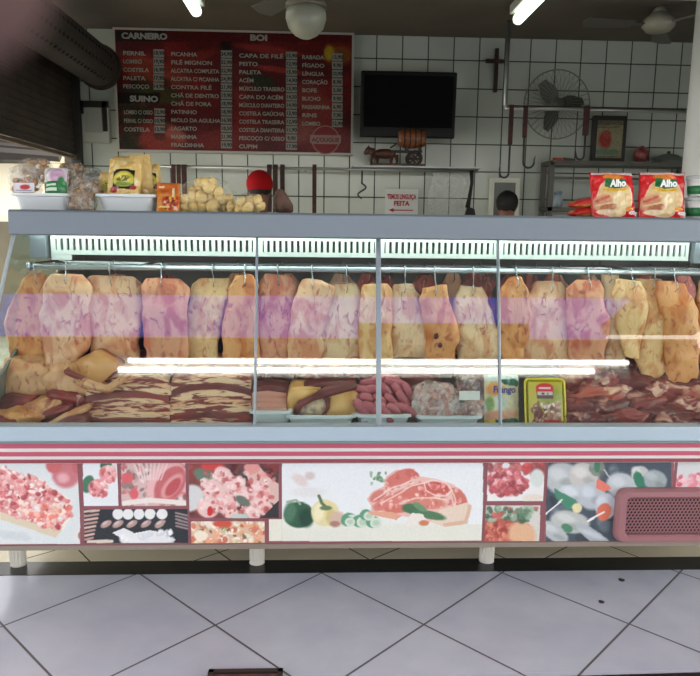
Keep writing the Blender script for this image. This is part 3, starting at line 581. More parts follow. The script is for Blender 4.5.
eg.add([(xe(z)-.008, y, z) for y, z in q4]+[(xe(z)-.002, y, z) for y, z in q4], [(0, 1, 2, 3), (7, 6, 5, 4), (0, 4, 5, 1), (1, 5, 6, 2), (2, 6, 7, 3), (3, 7, 4, 0)]); eg.build('end_glass', glassmat('end_glass', (240, 246, 242), 1.4), case)
MB().tube([(xe(GZ0)-.006, GY0, GZ0), (xe(zfb)-.006, GY1-.01, zfb)], .007, 8).tube([(X0-.006, GY0, GZ0), (X0-.006, 3.02, GZ0)], .007, 8).build('end_glass_edge', mat('glass_edge_grey', (140, 150, 150), .3, .4), case)
# front panes and dividers
div = [PG(258, 240).x*.5+PG(254, 420).x*.5, PG(379, 240).x*.5+PG(378, 420).x*.5, PG(497, 240).x*.5+PG(501, 420).x*.5]
ed = [X0]+div+[X1]; gd = Vector((0, GY1-GY0, GZ1-GZ0)).normalized(); back = -gn
tilt = [0, 0, 0, 0]
for i in range(4):
    a, b = ed[i]+.004, ed[i+1]-.004; m = MB(); vs = []
    for o in (0, .006):
        for x, y, z in ((a, GY0, GZ0), (b, GY0, GZ0), (b, GY1, GZ1), (XT+.004 if i == 0 else a, GY1, GZ1)): vs.append(Vector((x, y, z))+back*o)
    m.add(vs, [(0, 1, 2, 3), (7, 6, 5, 4), (0, 4, 5, 1), (1, 5, 6, 2), (2, 6, 7, 3), (3, 7, 4, 0)]); m.build('glass_pane', glass, case)
for i, (x, w) in enumerate(zip(div, (.009, .018, .009))):
    m = MB(); c = Vector((x, (GY0+GY1)/2, (GZ0+GZ1)/2)); L_ = math.hypot(GY1-GY0, GZ1-GZ0); ang = math.atan2(GY1-GY0, GZ1-GZ0)
    m.box(c, (w, .016, L_), .002, (-ang, 0, 0)); m.box((x, GY1+.004, GZ1-.012), (.03, .03, .016), .003); m.build('glass_divider', mat('divider_grey', (132, 142, 144), .35, .5), case)
# picture panel
P1 = Pic(-12, 455, 745, 552, 1.7, (138, 84, 88)); r = P1
def frame(a, b, c, d, bg): r.clip = (a, b, c, d); r.rect(a, b, c, d, bg)
W0 = (226, 230, 228)
pinks = [(226, 148, 146), (196, 88, 88), (238, 192, 184), (212, 116, 116), (242, 216, 204), (234, 170, 162), (160, 62, 64), (232, 222, 212)]
# board of diced meat
frame(-12, 462, 80, 544, (214, 221, 218)); r.poly([(-12, 518), (0, 519), (56, 538), (70, 520), (72, 500), (40, 478), (0, 468), (-12, 466)], (234, 226, 208)); r.poly([(0, 519), (56, 538), (62, 530), (0, 508)], (214, 200, 170)); r.poly([(-12, 466), (6, 468), (40, 480), (68, 500), (72, 515), (55, 530), (-12, 508)], (218, 150, 146))
import_in = lambda poly: (lambda x, y: sum(((ya_ > y) != (yb_ > y)) and x < (xb_-xa_)*(y-ya_)/(yb_-ya_)+xa_ for (xa_, ya_), (xb_, yb_) in zip(poly, poly[1:]+poly[:1])) % 2 == 1)
r.blobs(-10, 466, 74, 530, 620, pinks, (1.4, 3.6), 1, import_in([(-12, 466), (6, 468), (40, 480), (68, 500), (72, 515), (55, 530), (-12, 508)]))
r.blobs(20, 505, 70, 528, 50, [(236, 170, 150), (226, 120, 100), (240, 210, 190)], (2, 4), 9, import_in([(0, 500), (40, 480), (68, 500), (70, 515), (55, 530), (0, 510)]))
r.ell(66, 474, 14, 14, (196, 112, 116), 0, .25); r.ell(63, 478, 6, 5, (228, 178, 180), 0, .7, .8); r.ell(54, 466, 8, 7, (196, 96, 96), 0, .3); r.ell(78, 466, 6, 8, (190, 98, 100), 0, .3); r.ell(84, 536, 10, 9, (224, 222, 214), 0, .1); r.ell(84, 536, 6, 6, (150, 118, 112), 0, .1)
for x in (6, 16, 26): r.ell(x-2, 534+x*.1, 7, 4, (196, 204, 204), 20, .6, .7)
# ham rolls
frame(83, 463, 118, 506, (224, 229, 228)); r.ell(88, 484, 6, 9, (58, 112, 82), 20, .2); r.ell(106, 465, 6, 5, (52, 104, 76), 0, .2); r.ell(98, 488, 10, 9, (218, 138, 140), 0, .15); r.ell(108, 474, 9, 9, (222, 150, 150), 30, .15); r.blobs(90, 482, 106, 496, 26, pinks, (1.5, 3.5), 3, al=.8); r.blobs(101, 467, 116, 482, 20, pinks, (1.5, 3.5), 4, al=.8)
# rolled rack of ribs
frame(121, 463, 186, 506, (210, 178, 172)); r.blobs(121, 463, 186, 506, 160, [(228, 208, 202), (196, 156, 150), (140, 116, 104), (204, 100, 104), (110, 90, 80)], (1.5, 4), 5, al=.8); r.ell(166, 483, 24, 17, (228, 176, 172), -55, .1); r.ell(170, 485, 21, 13, (192, 96, 98), -55, .15); r.ell(172, 486, 15, 7, (216, 150, 146), -50, .3); r.ell(173, 487, 11, 5, (184, 76, 80), -50, .3)
for k in range(9): r.line([(134+k*4.2, 463), (140+k*2.6, 480)], 1.6, (236, 214, 210), .7)
for x in (126, 129, 134): r.ell(x, 478+(x % 3)*8, 4.5, 5, (214, 90, 96), 0, .3)
r.line([(124, 503), (150, 500), (186, 503)], 5, (232, 222, 212))
# dark table with plates
frame(84, 509, 188, 543, (36, 40, 44))
for i, x in enumerate((118, 128, 139, 150, 162)): r.ell(x, 514, 5.4, 5.6, (228, 230, 226), 0, .15)
for i, x in enumerate((106, 118, 132, 146, 160)): r.ell(x, 524, 6, 3, (176, 146, 134), 150, .3); r.ell(x-1, 523, 3, 1.4, (206, 182, 172), 150, .5)
r.poly([(112, 533), (124, 528), (134, 533), (150, 530), (160, 532), (176, 540), (168, 543), (130, 543)], (226, 228, 226)); r.blobs(120, 531, 172, 542, 16, [(236, 238, 236), (206, 210, 212)], (2, 5), 6)
for k in range(8): r.line([(84, 512+k*4), (99-k*.9, 510+k*4)], 2.2, (186, 140, 128) if k % 2 else (206, 178, 164))
for k in range(5): r.line([(176, 513+k*3.2), (188, 516+k*3.2)], 1.8, (150, 132, 130))
r.line([(88, 542), (112, 541)], 3, (214, 200, 184))
# raw pork cubes and chicken
frame(189, 464, 279, 518, (110, 60, 58)); r.blobs(189, 464, 279, 518, 40, [(60, 44, 44), (140, 60, 56), (84, 40, 40)], (5, 10), 7); r.ell(190, 498, 15, 13, (208, 210, 206), -30, .2); r.ell(206, 476, 13, 7, (96, 116, 98), 20, .3); r.ell(212, 466, 12, 5, (208, 66, 60), 0, .4)
r.poly([(244, 466), (256, 463), (272, 480), (279, 484), (279, 505), (262, 500), (250, 484)], (216, 180, 168)); r.ell(252, 468, 8, 6, (218, 146, 136), 0, .3)
for (x, y, a, b) in ((214, 492, 14, 11), (234, 486, 12, 10), (226, 504, 13, 9), (208, 508, 11, 10), (246, 496, 11, 9), (262, 506, 12, 8), (224, 476, 11, 8), (260, 490, 10, 8), (252, 512, 10, 6), (232, 514, 10, 5)):
    r.ell(x, y, a, b, (230, 192, 184), x*7 % 90, .2); r.ell(x-3, y-3, a*.5, b*.35, (240, 208, 202), 0, .6); r.ell(x+4, y+3, a*.4, b*.35, (206, 126, 122), 0, .6)
r.blobs(200, 472, 274, 516, 170, [(240, 212, 204), (214, 134, 128), (230, 184, 176), (176, 74, 72), (236, 206, 198)], (1.2, 3.6), 8, al=.75); r.ell(243, 501, 8, 4, (96, 106, 92), 30, .3); r.ell(210, 511, 3, 5, (196, 44, 44)); r.poly([(262, 517), (279, 500), (279, 518)], (44, 44, 46)); r.ell(240, 517, 9, 3, (180, 204, 186), 0, .3)
# orange dish
frame(191, 521, 265, 543, (216, 180, 150)); r.blobs(191, 521, 265, 543, 160, [(226, 150, 110), (236, 222, 196), (200, 104, 76), (240, 232, 214), (214, 196, 150), (110, 96, 66)], (1.4, 3.8), 10); r.ell(222, 524, 9, 3, (206, 78, 56), 0, .3); r.ell(201, 536, 7, 5, (240, 226, 200), 0, .3)
# centre: peppers and steak on white
frame(269, 519, 283, 541, (226, 226, 206)); frame(282, 463, 483, 541, (228, 233, 231)); r.rect(282, 524, 483, 541, (222, 224, 208)); r.ell(330, 522, 70, 7, (226, 228, 214), 0, .8)
r.ell(300, 480, 9, 5, (220, 206, 200), 30, .6); r.ell(310, 476, 5, 4, (196, 170, 160), 0, .6, .6); r.ell(308, 492, 16, 5, (222, 222, 218), 0, .7)
r.ell(299, 515, 15, 13, (44, 84, 60), 0, .12); r.ell(290, 512, 6, 10, (70, 112, 84), 10, .5); r.ell(306, 518, 7, 9, (30, 62, 46), 0, .5); r.line([(287, 502), (296, 500), (300, 504)], 2, (150, 170, 140))
r.ell(325, 513, 14, 13.5, (222, 212, 156), 0, .12); r.ell(319, 512, 5, 9, (236, 230, 186), 10, .6); r.ell(331, 517, 5, 8, (204, 188, 120), 0, .6); r.line([(319, 496), (322, 503), (327, 508)], 3, (84, 108, 72)); r.ell(326, 508, 6, 2.5, (96, 118, 76), 0, .4); r.ell(338, 519, 8, 7, (206, 178, 158), 0, .4); r.ell(335, 524, 5, 3, (164, 120, 104), 0, .5)
for x, y, a in ((352, 519, 7.5), (363, 521, 7.5), (376, 522, 7), (369, 515, 6.5), (350, 521, 6)):
    r.ell(x-3, y, a, a*.85, (86, 148, 112), 0, .15); r.ell(x, y+1, a*.85, a*.75, (206, 220, 200), 0, .15); r.ell(x, y+1, a*.5, a*.4, (178, 202, 176), 0, .3)
r.blobs(370, 471, 390, 484, 22, [(110, 150, 116), (140, 176, 140), (86, 126, 92)], (1, 2.4), 13)
r.poly([(367, 499), (372, 492), (384, 486), (386, 476), (396, 470), (408, 471), (414, 469), (420, 476), (436, 479), (452, 484), (462, 490), (469, 504), (470, 516), (462, 525), (445, 526), (420, 520), (392, 514), (374, 510)], (228, 186, 172)); r.ell(400, 478, 16, 7, (204, 112, 100), -25, .2); r.ell(412, 474, 7, 4, (196, 96, 86), 20, .3); r.ell(378, 496, 9, 5, (206, 120, 108), -30, .3); r.ell(392, 500, 22, 6, (212, 122, 108), -26, .25); r.ell(420, 492, 19, 8, (206, 112, 98), -6, .25); r.ell(438, 488, 12, 6, (192, 84, 76), 12, .25); r.ell(434, 487, 5, 3, (214, 130, 118), 12, .3); r.ell(460, 499, 6, 12, (202, 108, 94), -28, .25); r.ell(426, 503, 20, 6, (210, 126, 108), 4, .3); r.ell(398, 509, 14, 4, (206, 110, 94), -4, .3)
r.blobs(374, 474, 466, 510, 150, [(198, 84, 78), (230, 170, 156), (240, 208, 194), (212, 116, 104), (238, 200, 186)], (.8, 2.6), 14, import_in([(376, 496), (390, 476), (414, 472), (455, 486), (468, 508), (455, 512), (400, 508), (378, 508)]), .6)
for ps in (((382, 503), (396, 495), (412, 486), (424, 483)), ((384, 492), (394, 487), (402, 485), (412, 480)), ((424, 483), (432, 480), (446, 483), (452, 490), (446, 496), (434, 495), (426, 490), (424, 483)), ((452, 490), (456, 502), (452, 510)), ((404, 502), (416, 498), (434, 498), (446, 500)), ((374, 500), (380, 496), (386, 492))): r.line(list(ps), 1.3, (240, 216, 202), .85)
r.poly([(440, 510), (468, 502), (470, 516), (462, 525), (442, 526), (430, 522)], (226, 206, 184)); r.line([(445, 525), (466, 522), (470, 506)], 3.4, (214, 170, 136), .8); r.poly([(366, 511), (392, 512), (402, 516), (396, 520), (372, 515)], (222, 160, 130))
r.ell(412, 509, 10, 5, (62, 106, 70), 10, .25); r.ell(430, 515, 16, 4, (72, 114, 76), 12, .3); r.ell(420, 507, 8, 3, (100, 142, 100), 30, .4); r.poly([(405, 522), (412, 513), (422, 514), (432, 526), (408, 526)], (232, 226, 214)); r.ell(424, 523, 5, 3, (200, 120, 80), 0, .4)
# strips of meat, and leaves over meat
frame(487, 462, 544, 501, (226, 226, 222)); r.blobs(487, 462, 544, 474, 34, [(150, 80, 78), (190, 110, 106), (100, 70, 66), (196, 70, 70)], (3, 6), 15); r.ell(506, 483, 19, 13, (206, 130, 132), 10, .2); r.blobs(489, 470, 528, 496, 190, [(206, 110, 114), (186, 80, 86), (234, 180, 180), (150, 70, 72)], (1.6, 4), 16, lambda x, y: ((x-507)/20)**2+((y-483)/13)**2 < 1, .9); r.ell(506, 465, 3.5, 3, (226, 228, 226)); r.ell(537, 478, 7, 9, (206, 214, 206), 0, .3); r.ell(533, 498, 10, 4, (222, 212, 196), 0, .4)
frame(485, 505, 540, 541, (206, 204, 194)); r.ell(500, 534, 30, 16, (176, 86, 72), 0, .2); r.blobs(485, 522, 530, 541, 60, [(190, 100, 80), (150, 60, 52), (208, 130, 100)], (2, 4), 17); r.ell(522, 534, 14, 12, (218, 172, 134), 20, .3); r.blobs(487, 508, 536, 520, 60, [(94, 124, 96), (150, 176, 150), (70, 96, 74), (190, 90, 80)], (2, 4.5), 18)
# skewers
frame(546, 462, 671, 541, (62, 74, 84)); r.blobs(546, 462, 671, 541, 30, [(40, 50, 60), (84, 96, 104), (52, 62, 68)], (6, 12), 19)
for x, y, a, b, c in ((562, 478, 18, 16, (176, 182, 180)), (584, 476, 15, 14, (190, 190, 182)), (597, 468, 8, 8, (120, 128, 116)), (574, 495, 16, 10, (186, 194, 196)), (592, 496, 13, 14, (178, 186, 190)), (606, 506, 11, 13, (186, 194, 198)), (622, 486, 16, 13, (178, 186, 186)), (640, 474, 9, 8, (186, 188, 180)), (655, 480, 12, 10, (150, 162, 162)), (570, 522, 20, 11, (180, 184, 178)), (554, 532, 16, 8, (172, 180, 178)), (596, 538, 26, 6, (170, 178, 180)), (630, 510, 14, 12, (160, 172, 176)), (655, 510, 16, 12, (150, 160, 164))):
    r.ell(x, y, a, b, c, x % 40, .2); r.ell(x-4, y-4, a*.5, b*.4, np.array(c)+26, 20, .7, .8); r.ell(x+5, y+5, a*.4, b*.3, np.array(c)-36, 20, .7, .6)
r.poly([(554, 488), (576, 500), (580, 506), (568, 510), (556, 498)], (64, 128, 98)); r.ell(639, 480, 5, 9, (46, 116, 86), -20, .2); r.ell(597, 466, 3, 7, (58, 118, 88)); r.poly([(597, 478), (604, 482), (612, 488), (604, 492), (596, 488)], (220, 116, 96)); r.ell(604, 512, 7, 9, (218, 110, 80), 20, .2); r.ell(577, 508, 5, 5, (222, 214, 160), 20, .3); r.ell(567, 528, 6, 4, (70, 124, 92), 30, .3); r.line([(546, 514), (562, 500)], 1.6, (226, 226, 220)); r.line([(588, 521), (604, 512)], 2, (236, 236, 230)); r.line([(604, 470), (612, 480)], 1.2, (190, 196, 196))
frame(674, 462, 745, 541, (206, 208, 206)); r.blobs(676, 474, 730, 500, 90, [(222, 130, 140), (236, 176, 182), (204, 90, 104)], (2, 4), 21); r.clip = None; r.grain(2.5, 1.4, 8); r.img = r.img*.91+20
def wpx(px0, py0, px1, py1):
    a = W(px0, (py0+py1)/2, YP); b = W(px1, (py0+py1)/2, YP); c = W((px0+px1)/2, py0, YP); d = W((px0+px1)/2, py1, YP); return a.x, b.x, d.z, c.z
MB().span(X0-.03, X1+.03, YP-.001, YP+.006, zpb, zpt+.002).build('panel_backing', mauve, case)
for a, b, c, d, lb in ((-4, 462, 79.5, 544, 'printed picture of diced meat on a wooden board'), (83, 463, 118, 506, 'small printed picture of ham rolls with leaves'), (121, 463, 186, 506, 'printed picture of a rack of ribs'), (84, 509, 188, 543, 'printed picture of white plates on a dark table'), (189, 464, 279, 518, 'printed picture of raw chicken pieces'), (191, 521, 265, 543, 'printed picture of an orange pasta dish'), (269, 519, 282, 541, 'printed cream corner beside the pepper picture'), (282, 463, 483, 541, 'printed picture of peppers, cucumber and a marbled steak on white'), (487, 462, 544, 501, 'printed picture of sliced raw meat'), (485, 505, 540, 541, 'printed picture of meat topped with leaves'), (546, 462, 671, 541, 'printed picture of kebab skewers'), (674, 462, 735, 541, 'printed picture at the right edge with pink meat')):
    x_, X_, z_, Z_ = wpx(a, b, c, d); o = wall_print('picture_print', P1, max(x_, X0-.03), max(z_, zpb), min(X_, X1+.03), min(Z_, zpt), YP-.002, case); o['label'] = lb
# compressor grille
ga, gb, gz0, gz1 = W(617, 516, YP-.03).x, W(760, 516, YP-.03).x, W(660, 543, YP-.03).z, W(660, 490, YP-.03).z; gb = ga+.56
gm_ = mat('mauve_plastic', (150, 104, 106), .5)
gr = MB(); gy = YP-.035
inner = (ga+.035, gb-.035, gz0+.03, gz1-.03)

def ringr(x0, x1, z0, z1, r_, y, n=7):
    out = []
    for cx_, cz_, a0 in ((x1-r_, z1-r_, 0), (x0+r_, z1-r_, PI/2), (x0+r_, z0+r_, PI), (x1-r_, z0+r_, 1.5*PI)):
        for k in range(n): q_ = a0+PI/2*k/(n-1); out.append((cx_+r_*math.cos(q_), y, cz_+r_*math.sin(q_)))
    return out
vs = []; n = 28
for e_, y, rr in ((0, YP, .035), (0, gy+.012, .035), (.008, gy, .03), (.03, gy-.002, .018), (.036, gy+.006, .014), (.036, YP, .014)): vs += ringr(ga+e_, gb-e_, gz0+e_*.85, gz1-e_*.85, rr, y)
gr.add(vs, [(i*n+j, i*n+(j+1) % n, (i+1)*n+(j+1) % n, (i+1)*n+j) for i in range(5) for j in range(n)])
grille = gr.build('side_grille', gm_, case); MB().span(inner[0], inner[1], gy+.024, gy+.028, inner[2], inner[3]).build('grille_backing', mat('grille_black', (14, 12, 12), .9), grille)
m = MB(); st = .0138; row = 0; z = inner[2]+st*.5
while z < inner[3]-.002:
    x = inner[0]+(row % 2)*st*.5
    while x < inner[1]-.004:
        vs = []; fs = []
        for k in range(6):
            q = PI/6+k*PI/3; 
            for rr in (.0058, .0082): vs.append((x+rr*math.cos(q), gy+.006, z+rr*math.sin(q)))
        for k in range(6): a = 2*k; b = (2*k+2) % 12; fs.append((a, a+1, b+1, b))
        m.add(vs, fs); x += st
    z += st*.87; row += 1
m.v += [(x, y+.006, z) for x, y, z in m.v]; k = len(m.v)//2; m.f += [tuple(i+k for i in f) for f in m.f]; m.build('hex_mesh', gm_, grille, normals=False)
# legs
for px in (17.5, 256.5, 489):
    q = WZ(px, 566, 0); q.y = 2.655; x = q.x; m = MB(); n = 12
    m.lathe([(0, 0.002), (.032, 0.002), (.028, .012), (.026, .05), (.029, zpb-.03), (.05, zpb-.02), (.05, zpb-.01), (0, zpb-.01)], (x, q.y, 0), 20)
    lgm = mat('leg_cream_plastic', (214, 210, 196), .45); lo = m.build('leg', lgm, case, True)
    m = MB()
    for k in range(8): a = PI+k*PI/7; m.box((x+.028*math.cos(a), q.y+.028*math.sin(a), zpb*.42), (.006, .006, zpb*.7))
    m.build('rib', lgm, lo)
# vent grilles
gv = 2.68; zt_, zb_ = W(350, 236, gv).z, W(350, 257.5, gv).z; vm = mat('vent_white_plastic', (196, 202, 196), .4); sl0, sl1 = W(350, 241.5, gv).z, W(350, 253, gv).z
vx = [W(50, 247, gv).x, W(257, 247, gv).x, W(379, 247, gv).x, W(498, 247, gv).x, W(690, 247, gv).x]
for i in range(4):
    a, b = vx[i]+.003, vx[i+1]-.003; m = MB(); m.span(a, b, gv, gv+.012, zb_, sl1).span(a, b, gv, gv+.012, sl0, zt_+.02)
    n = int((b-a-.03)/.0227); m.span(a, a+.018, gv, gv+.012, sl1, sl0).span(b-.012, b, gv, gv+.012, sl1, sl0)
    for k in range(n): x = a+.018+(k+.5)*(b-a-.03)/n; m.span(x-.0064, x+.0064, gv, gv+.012, sl1-.001, sl0+.001)
    if i == 0: m.span(a, a+.075, gv, gv+.012, zb_-.02, zb_+.001)
    vo = m.build('vent_grille', vm, case); MB().span(a, b, gv+.03, gv+.036, zb_+.004, zt_+.02).build('vent_backing', mat('vent_dark', (84, 98, 90), .6), vo)
MB().span(vx[0]-.07, vx[0]-.008, gv-.02, gv+.1, zb_-.015, zft-.03, .004).build('duct_end', mat('duct_grey', (108, 116, 122), .5), case)
MB().span(vx[4]+.01, X1-.02, gv-.02, gv+.1, zb_-.01, zft-.03, .004).build('duct_end', mat('duct_grey', (108, 116, 122), .5), case)
# hanging rails inside
YH1, YH2 = 2.665, 2.93; q = W(350, 269.5, YH1); zr = q.z; x0r = W(8, 268, YH1).x
for y, r_, xs in ((YH1, .0115, max(x0r, xe(zr)+.016)), (YH2, .0095, max(W(31, 263, YH2).x, xe(zr)+.016))):
    MB().tube([(xs, y, zr), (X1-.02, y, zr)], r_, 12).lathe([(0, 0), (.018, 0), (.018, .01), (0, .01)], (xs, y, zr), 14, 'x').build('hanging_rail', mat('polished_rail', (186, 194, 198), .22, .7), case, True)
for px in (57, 160, 258, 379, 497, 600, 690):
    m = MB(); x = W(px, 262, YH2).x; m.tube([(x, YH1, zr+.01), (x, YH2, zr+.01)], .005, 6).tube([(x, YH2, zr), (x, YH2, zft-.03)], .006, 6); m.build('rail_bracket', mat('bracket_dark', (84, 90, 92), .4, .5), case)
# lamp of the case, up behind the fascia
cl_ = MB().tube([(X0+.15, YF+.13, zfb+.02), (X1-.06, YF+.13, zfb+.02)], .013, 10).build('case_lamp_tube', emis('case_tube_light', (250, 255, 248), 14), case, True); cl_['label'] = 'long thin glowing lamp tube under the grey top edge'
# ------------------------------------------------------------------ hanging cuts
def cutmat(key, fat, fat2, lean, sc=13):
    nm = 'fat_skin_'+key
    if nm in MC: return MC[nm]
    m, nt, b = nodes(nm); N, L = nt.nodes, nt.links; tc = N.new('ShaderNodeTexCoord')
    n = N.new('ShaderNodeTexNoise'); n.inputs['Scale'].default_value = sc; n.inputs['Detail'].default_value = 8; n.inputs['Distortion'].default_value = .6
    mp = N.new('ShaderNodeMapping'); mp.inputs['Scale'].default_value = (1.4, 1, .8); oi = N.new('ShaderNodeObjectInfo'); av = N.new('ShaderNodeVectorMath'); av.operation = 'ADD'
    L.new(tc.outputs['Object'], av.inputs[0]); L.new(oi.outputs['Location'], av.inputs[1]); L.new(av.outputs[0], mp.inputs[0]); L.new(mp.outputs[0], n.inputs['Vector'])
    r = N.new('ShaderNodeValToRGB'); e = r.color_ramp.elements; e[0].position = .38; e[0].color = (*lin(fat2), 1); e[1].position = .53; e[1].color = (*lin(fat), 1); L.new(n.outputs[0], r.inputs[0])
    n2 = N.new('ShaderNodeTexNoise'); n2.inputs['Scale'].default_value = sc*1.6; n2.inputs['Detail'].default_value = 6; n2.inputs['Distortion'].default_value = 1.6; L.new(mp.outputs[0], n2.inputs['Vector'])
    r2 = N.new('ShaderNodeValToRGB'); e = r2.color_ramp.elements; e[0].position = .57; e[0].color = (0, 0, 0, 1); e[1].position = .68; e[1].color = (.75, .75, .75, 1); L.new(n2.outputs[0], r2.inputs[0])
    sx = N.new('ShaderNodeSeparateXYZ'); L.new(tc.outputs['Object'], sx.inputs[0])
    mr = N.new('ShaderNodeMapRange'); mr.inputs[1].default_value = .0; mr.inputs[2].default_value = .022; L.new(sx.outputs[1], mr.inputs[0])
    mxx = N.new('ShaderNodeMath'); mxx.operation = 'MAXIMUM'; L.new(r2.outputs[0], mxx.inputs[0]); L.new(mr.outputs[0], mxx.inputs[1])
    mx = N.new('ShaderNodeMix'); mx.data_type = 'RGBA'; mx.inputs[7].default_value = (*lin(lean), 1); L.new(mxx.outputs[0], mx.inputs[0]); L.new(r.outputs[0], mx.inputs[6]); L.new(mx.outputs[2], b.inputs['Base Color'])
    b.inputs['Roughness'].default_value = .42; bp = N.new('ShaderNodeBump'); bp.inputs['Strength'].default_value = .5; bp.inputs['Distance'].default_value = .008; L.new(n2.outputs[0], bp.inputs['Height']); L.new(bp.outputs[0], b.inputs['Normal'])
    MC[nm] = m; return m
FAT = {'orange': ((222, 156, 94), (202, 118, 58), (160, 60, 40)), 'pink': ((234, 186, 142), (216, 142, 98), (176, 78, 58)), 'tan': ((232, 188, 128), (212, 146, 86), (176, 84, 54)),
       'red': ((220, 154, 114), (196, 104, 72), (150, 50, 42)), 'cream': ((236, 200, 154), (218, 160, 112), (176, 84, 64)), 'deep': ((188, 72, 58), (132, 38, 34), (220, 150, 118))}
def interp(rows, t):
    y = rows[0][0]+t*(rows[-1][0]-rows[0][0])
    for (ya_, la, ra), (yb_, lb, rb) in zip(rows[:-1], rows[1:]):
        if y <= yb_+1e-6:
            k = (y-ya_)/(yb_-ya_+1e-9); return y, la+(lb-la)*k, ra+(rb-ra)*k
    return rows[-1]
def short(t):
    return t if len(t.split()) <= 15 and len(t) < 100 else t.split(',')[0].replace('steel hook holding', 'hook of').replace(' above the dark red heap', '')
def hang(rows, Y, fat, label, name='hanging_cut', thick=.05, seed=0, group='fat covered cuts on the front rail', hook=True, hook_label=None, hg='hooks on the front rail'):
    M_, N_ = 34, 28; vs = []; fs = []
    for i in range(M_+1):
        t = i/M_; tt = .5-.5*math.cos(PI*t); y, l, r = interp(rows, tt)
        a, b = W(l, y, Y), W(r, y, Y); edge = math.sin(PI*min(1, max(0, tt*.94+.03)))**.35
        cx, hw, th = (a.x+b.x)/2, (b.x-a.x)/2, thick*edge*(.75+.25*math.sin(PI*tt))
        if i in (0, M_): hw *= .8
        elif i in (1, M_-1): hw *= .95
        hw *= 1+.07*noise.noise(Vector((tt*5, seed*3.3, 1))); cx += .007*noise.noise(Vector((tt*6, seed*1.3, 7)))
        for j in range(N_):
            q = 2*PI*j/N_; cs, sn = math.cos(q), math.sin(q); px_ = math.copysign(abs(cs)**.6, cs)*hw; py_ = math.copysign(abs(sn)**.7, sn)*th*(.6 if sn > 0 else .62)
            p = Vector((cx+px_, Y+py_, a.z)); nz = noise.noise_vector(p*8+Vector((seed, seed*2, 0)))*.016+noise.noise_vector(p*26+Vector((seed, 0, seed)))*.006; vs.append(p+nz)
    for i in range(M_):
        for j in range(N_): fs.append((i*N_+j, i*N_+(j+1) % N_, (i+1)*N_+(j+1) % N_, (i+1)*N_+j))
    fs += [tuple(range(N_))[::-1], tuple(range(M_*N_, (M_+1)*N_))]
    m = MB(); m.add(vs, fs); top = W((rows[0][1]+rows[0][2])/2, rows[0][0], Y)
    o = m.build(name, cutmat(fat, *FAT[fat]), smooth=True, origin=(top.x, Y, top.z)); tag(o, label, 'meat', group)
    if hook:
        yr = YH1 if Y < 2.8 else YH2; x = top.x; pts = []
        for k in range(9): q = PI*.0+PI*k/8; pts.append((x, yr+.014*math.cos(q), zr+.004+.014*math.sin(q)))
        z1 = top.z-.022; pts += [(x, yr-.016, zr-.012), (x+.002, (yr+Y)/2-.02, (zr+z1)/2), (x+.004, Y-thick*.6, z1+.02), (x+.004, Y-thick*.8-.006, z1), (x+.002, Y-thick*.5, z1-.014)]
        h = MB().tube(pts, .0021, 6).build('steel_hook', mat('bright_steel', (170, 174, 174), .25, .8), smooth=True); tag(h, short(hook_label), 'hook', hg)
    return o
def up(rows): return [(y-(5 if y < 293 else 2 if y < 301 else 0)+(3 if y > 350 else 0), l-2.2, r+2.2) for y, l, r in rows]
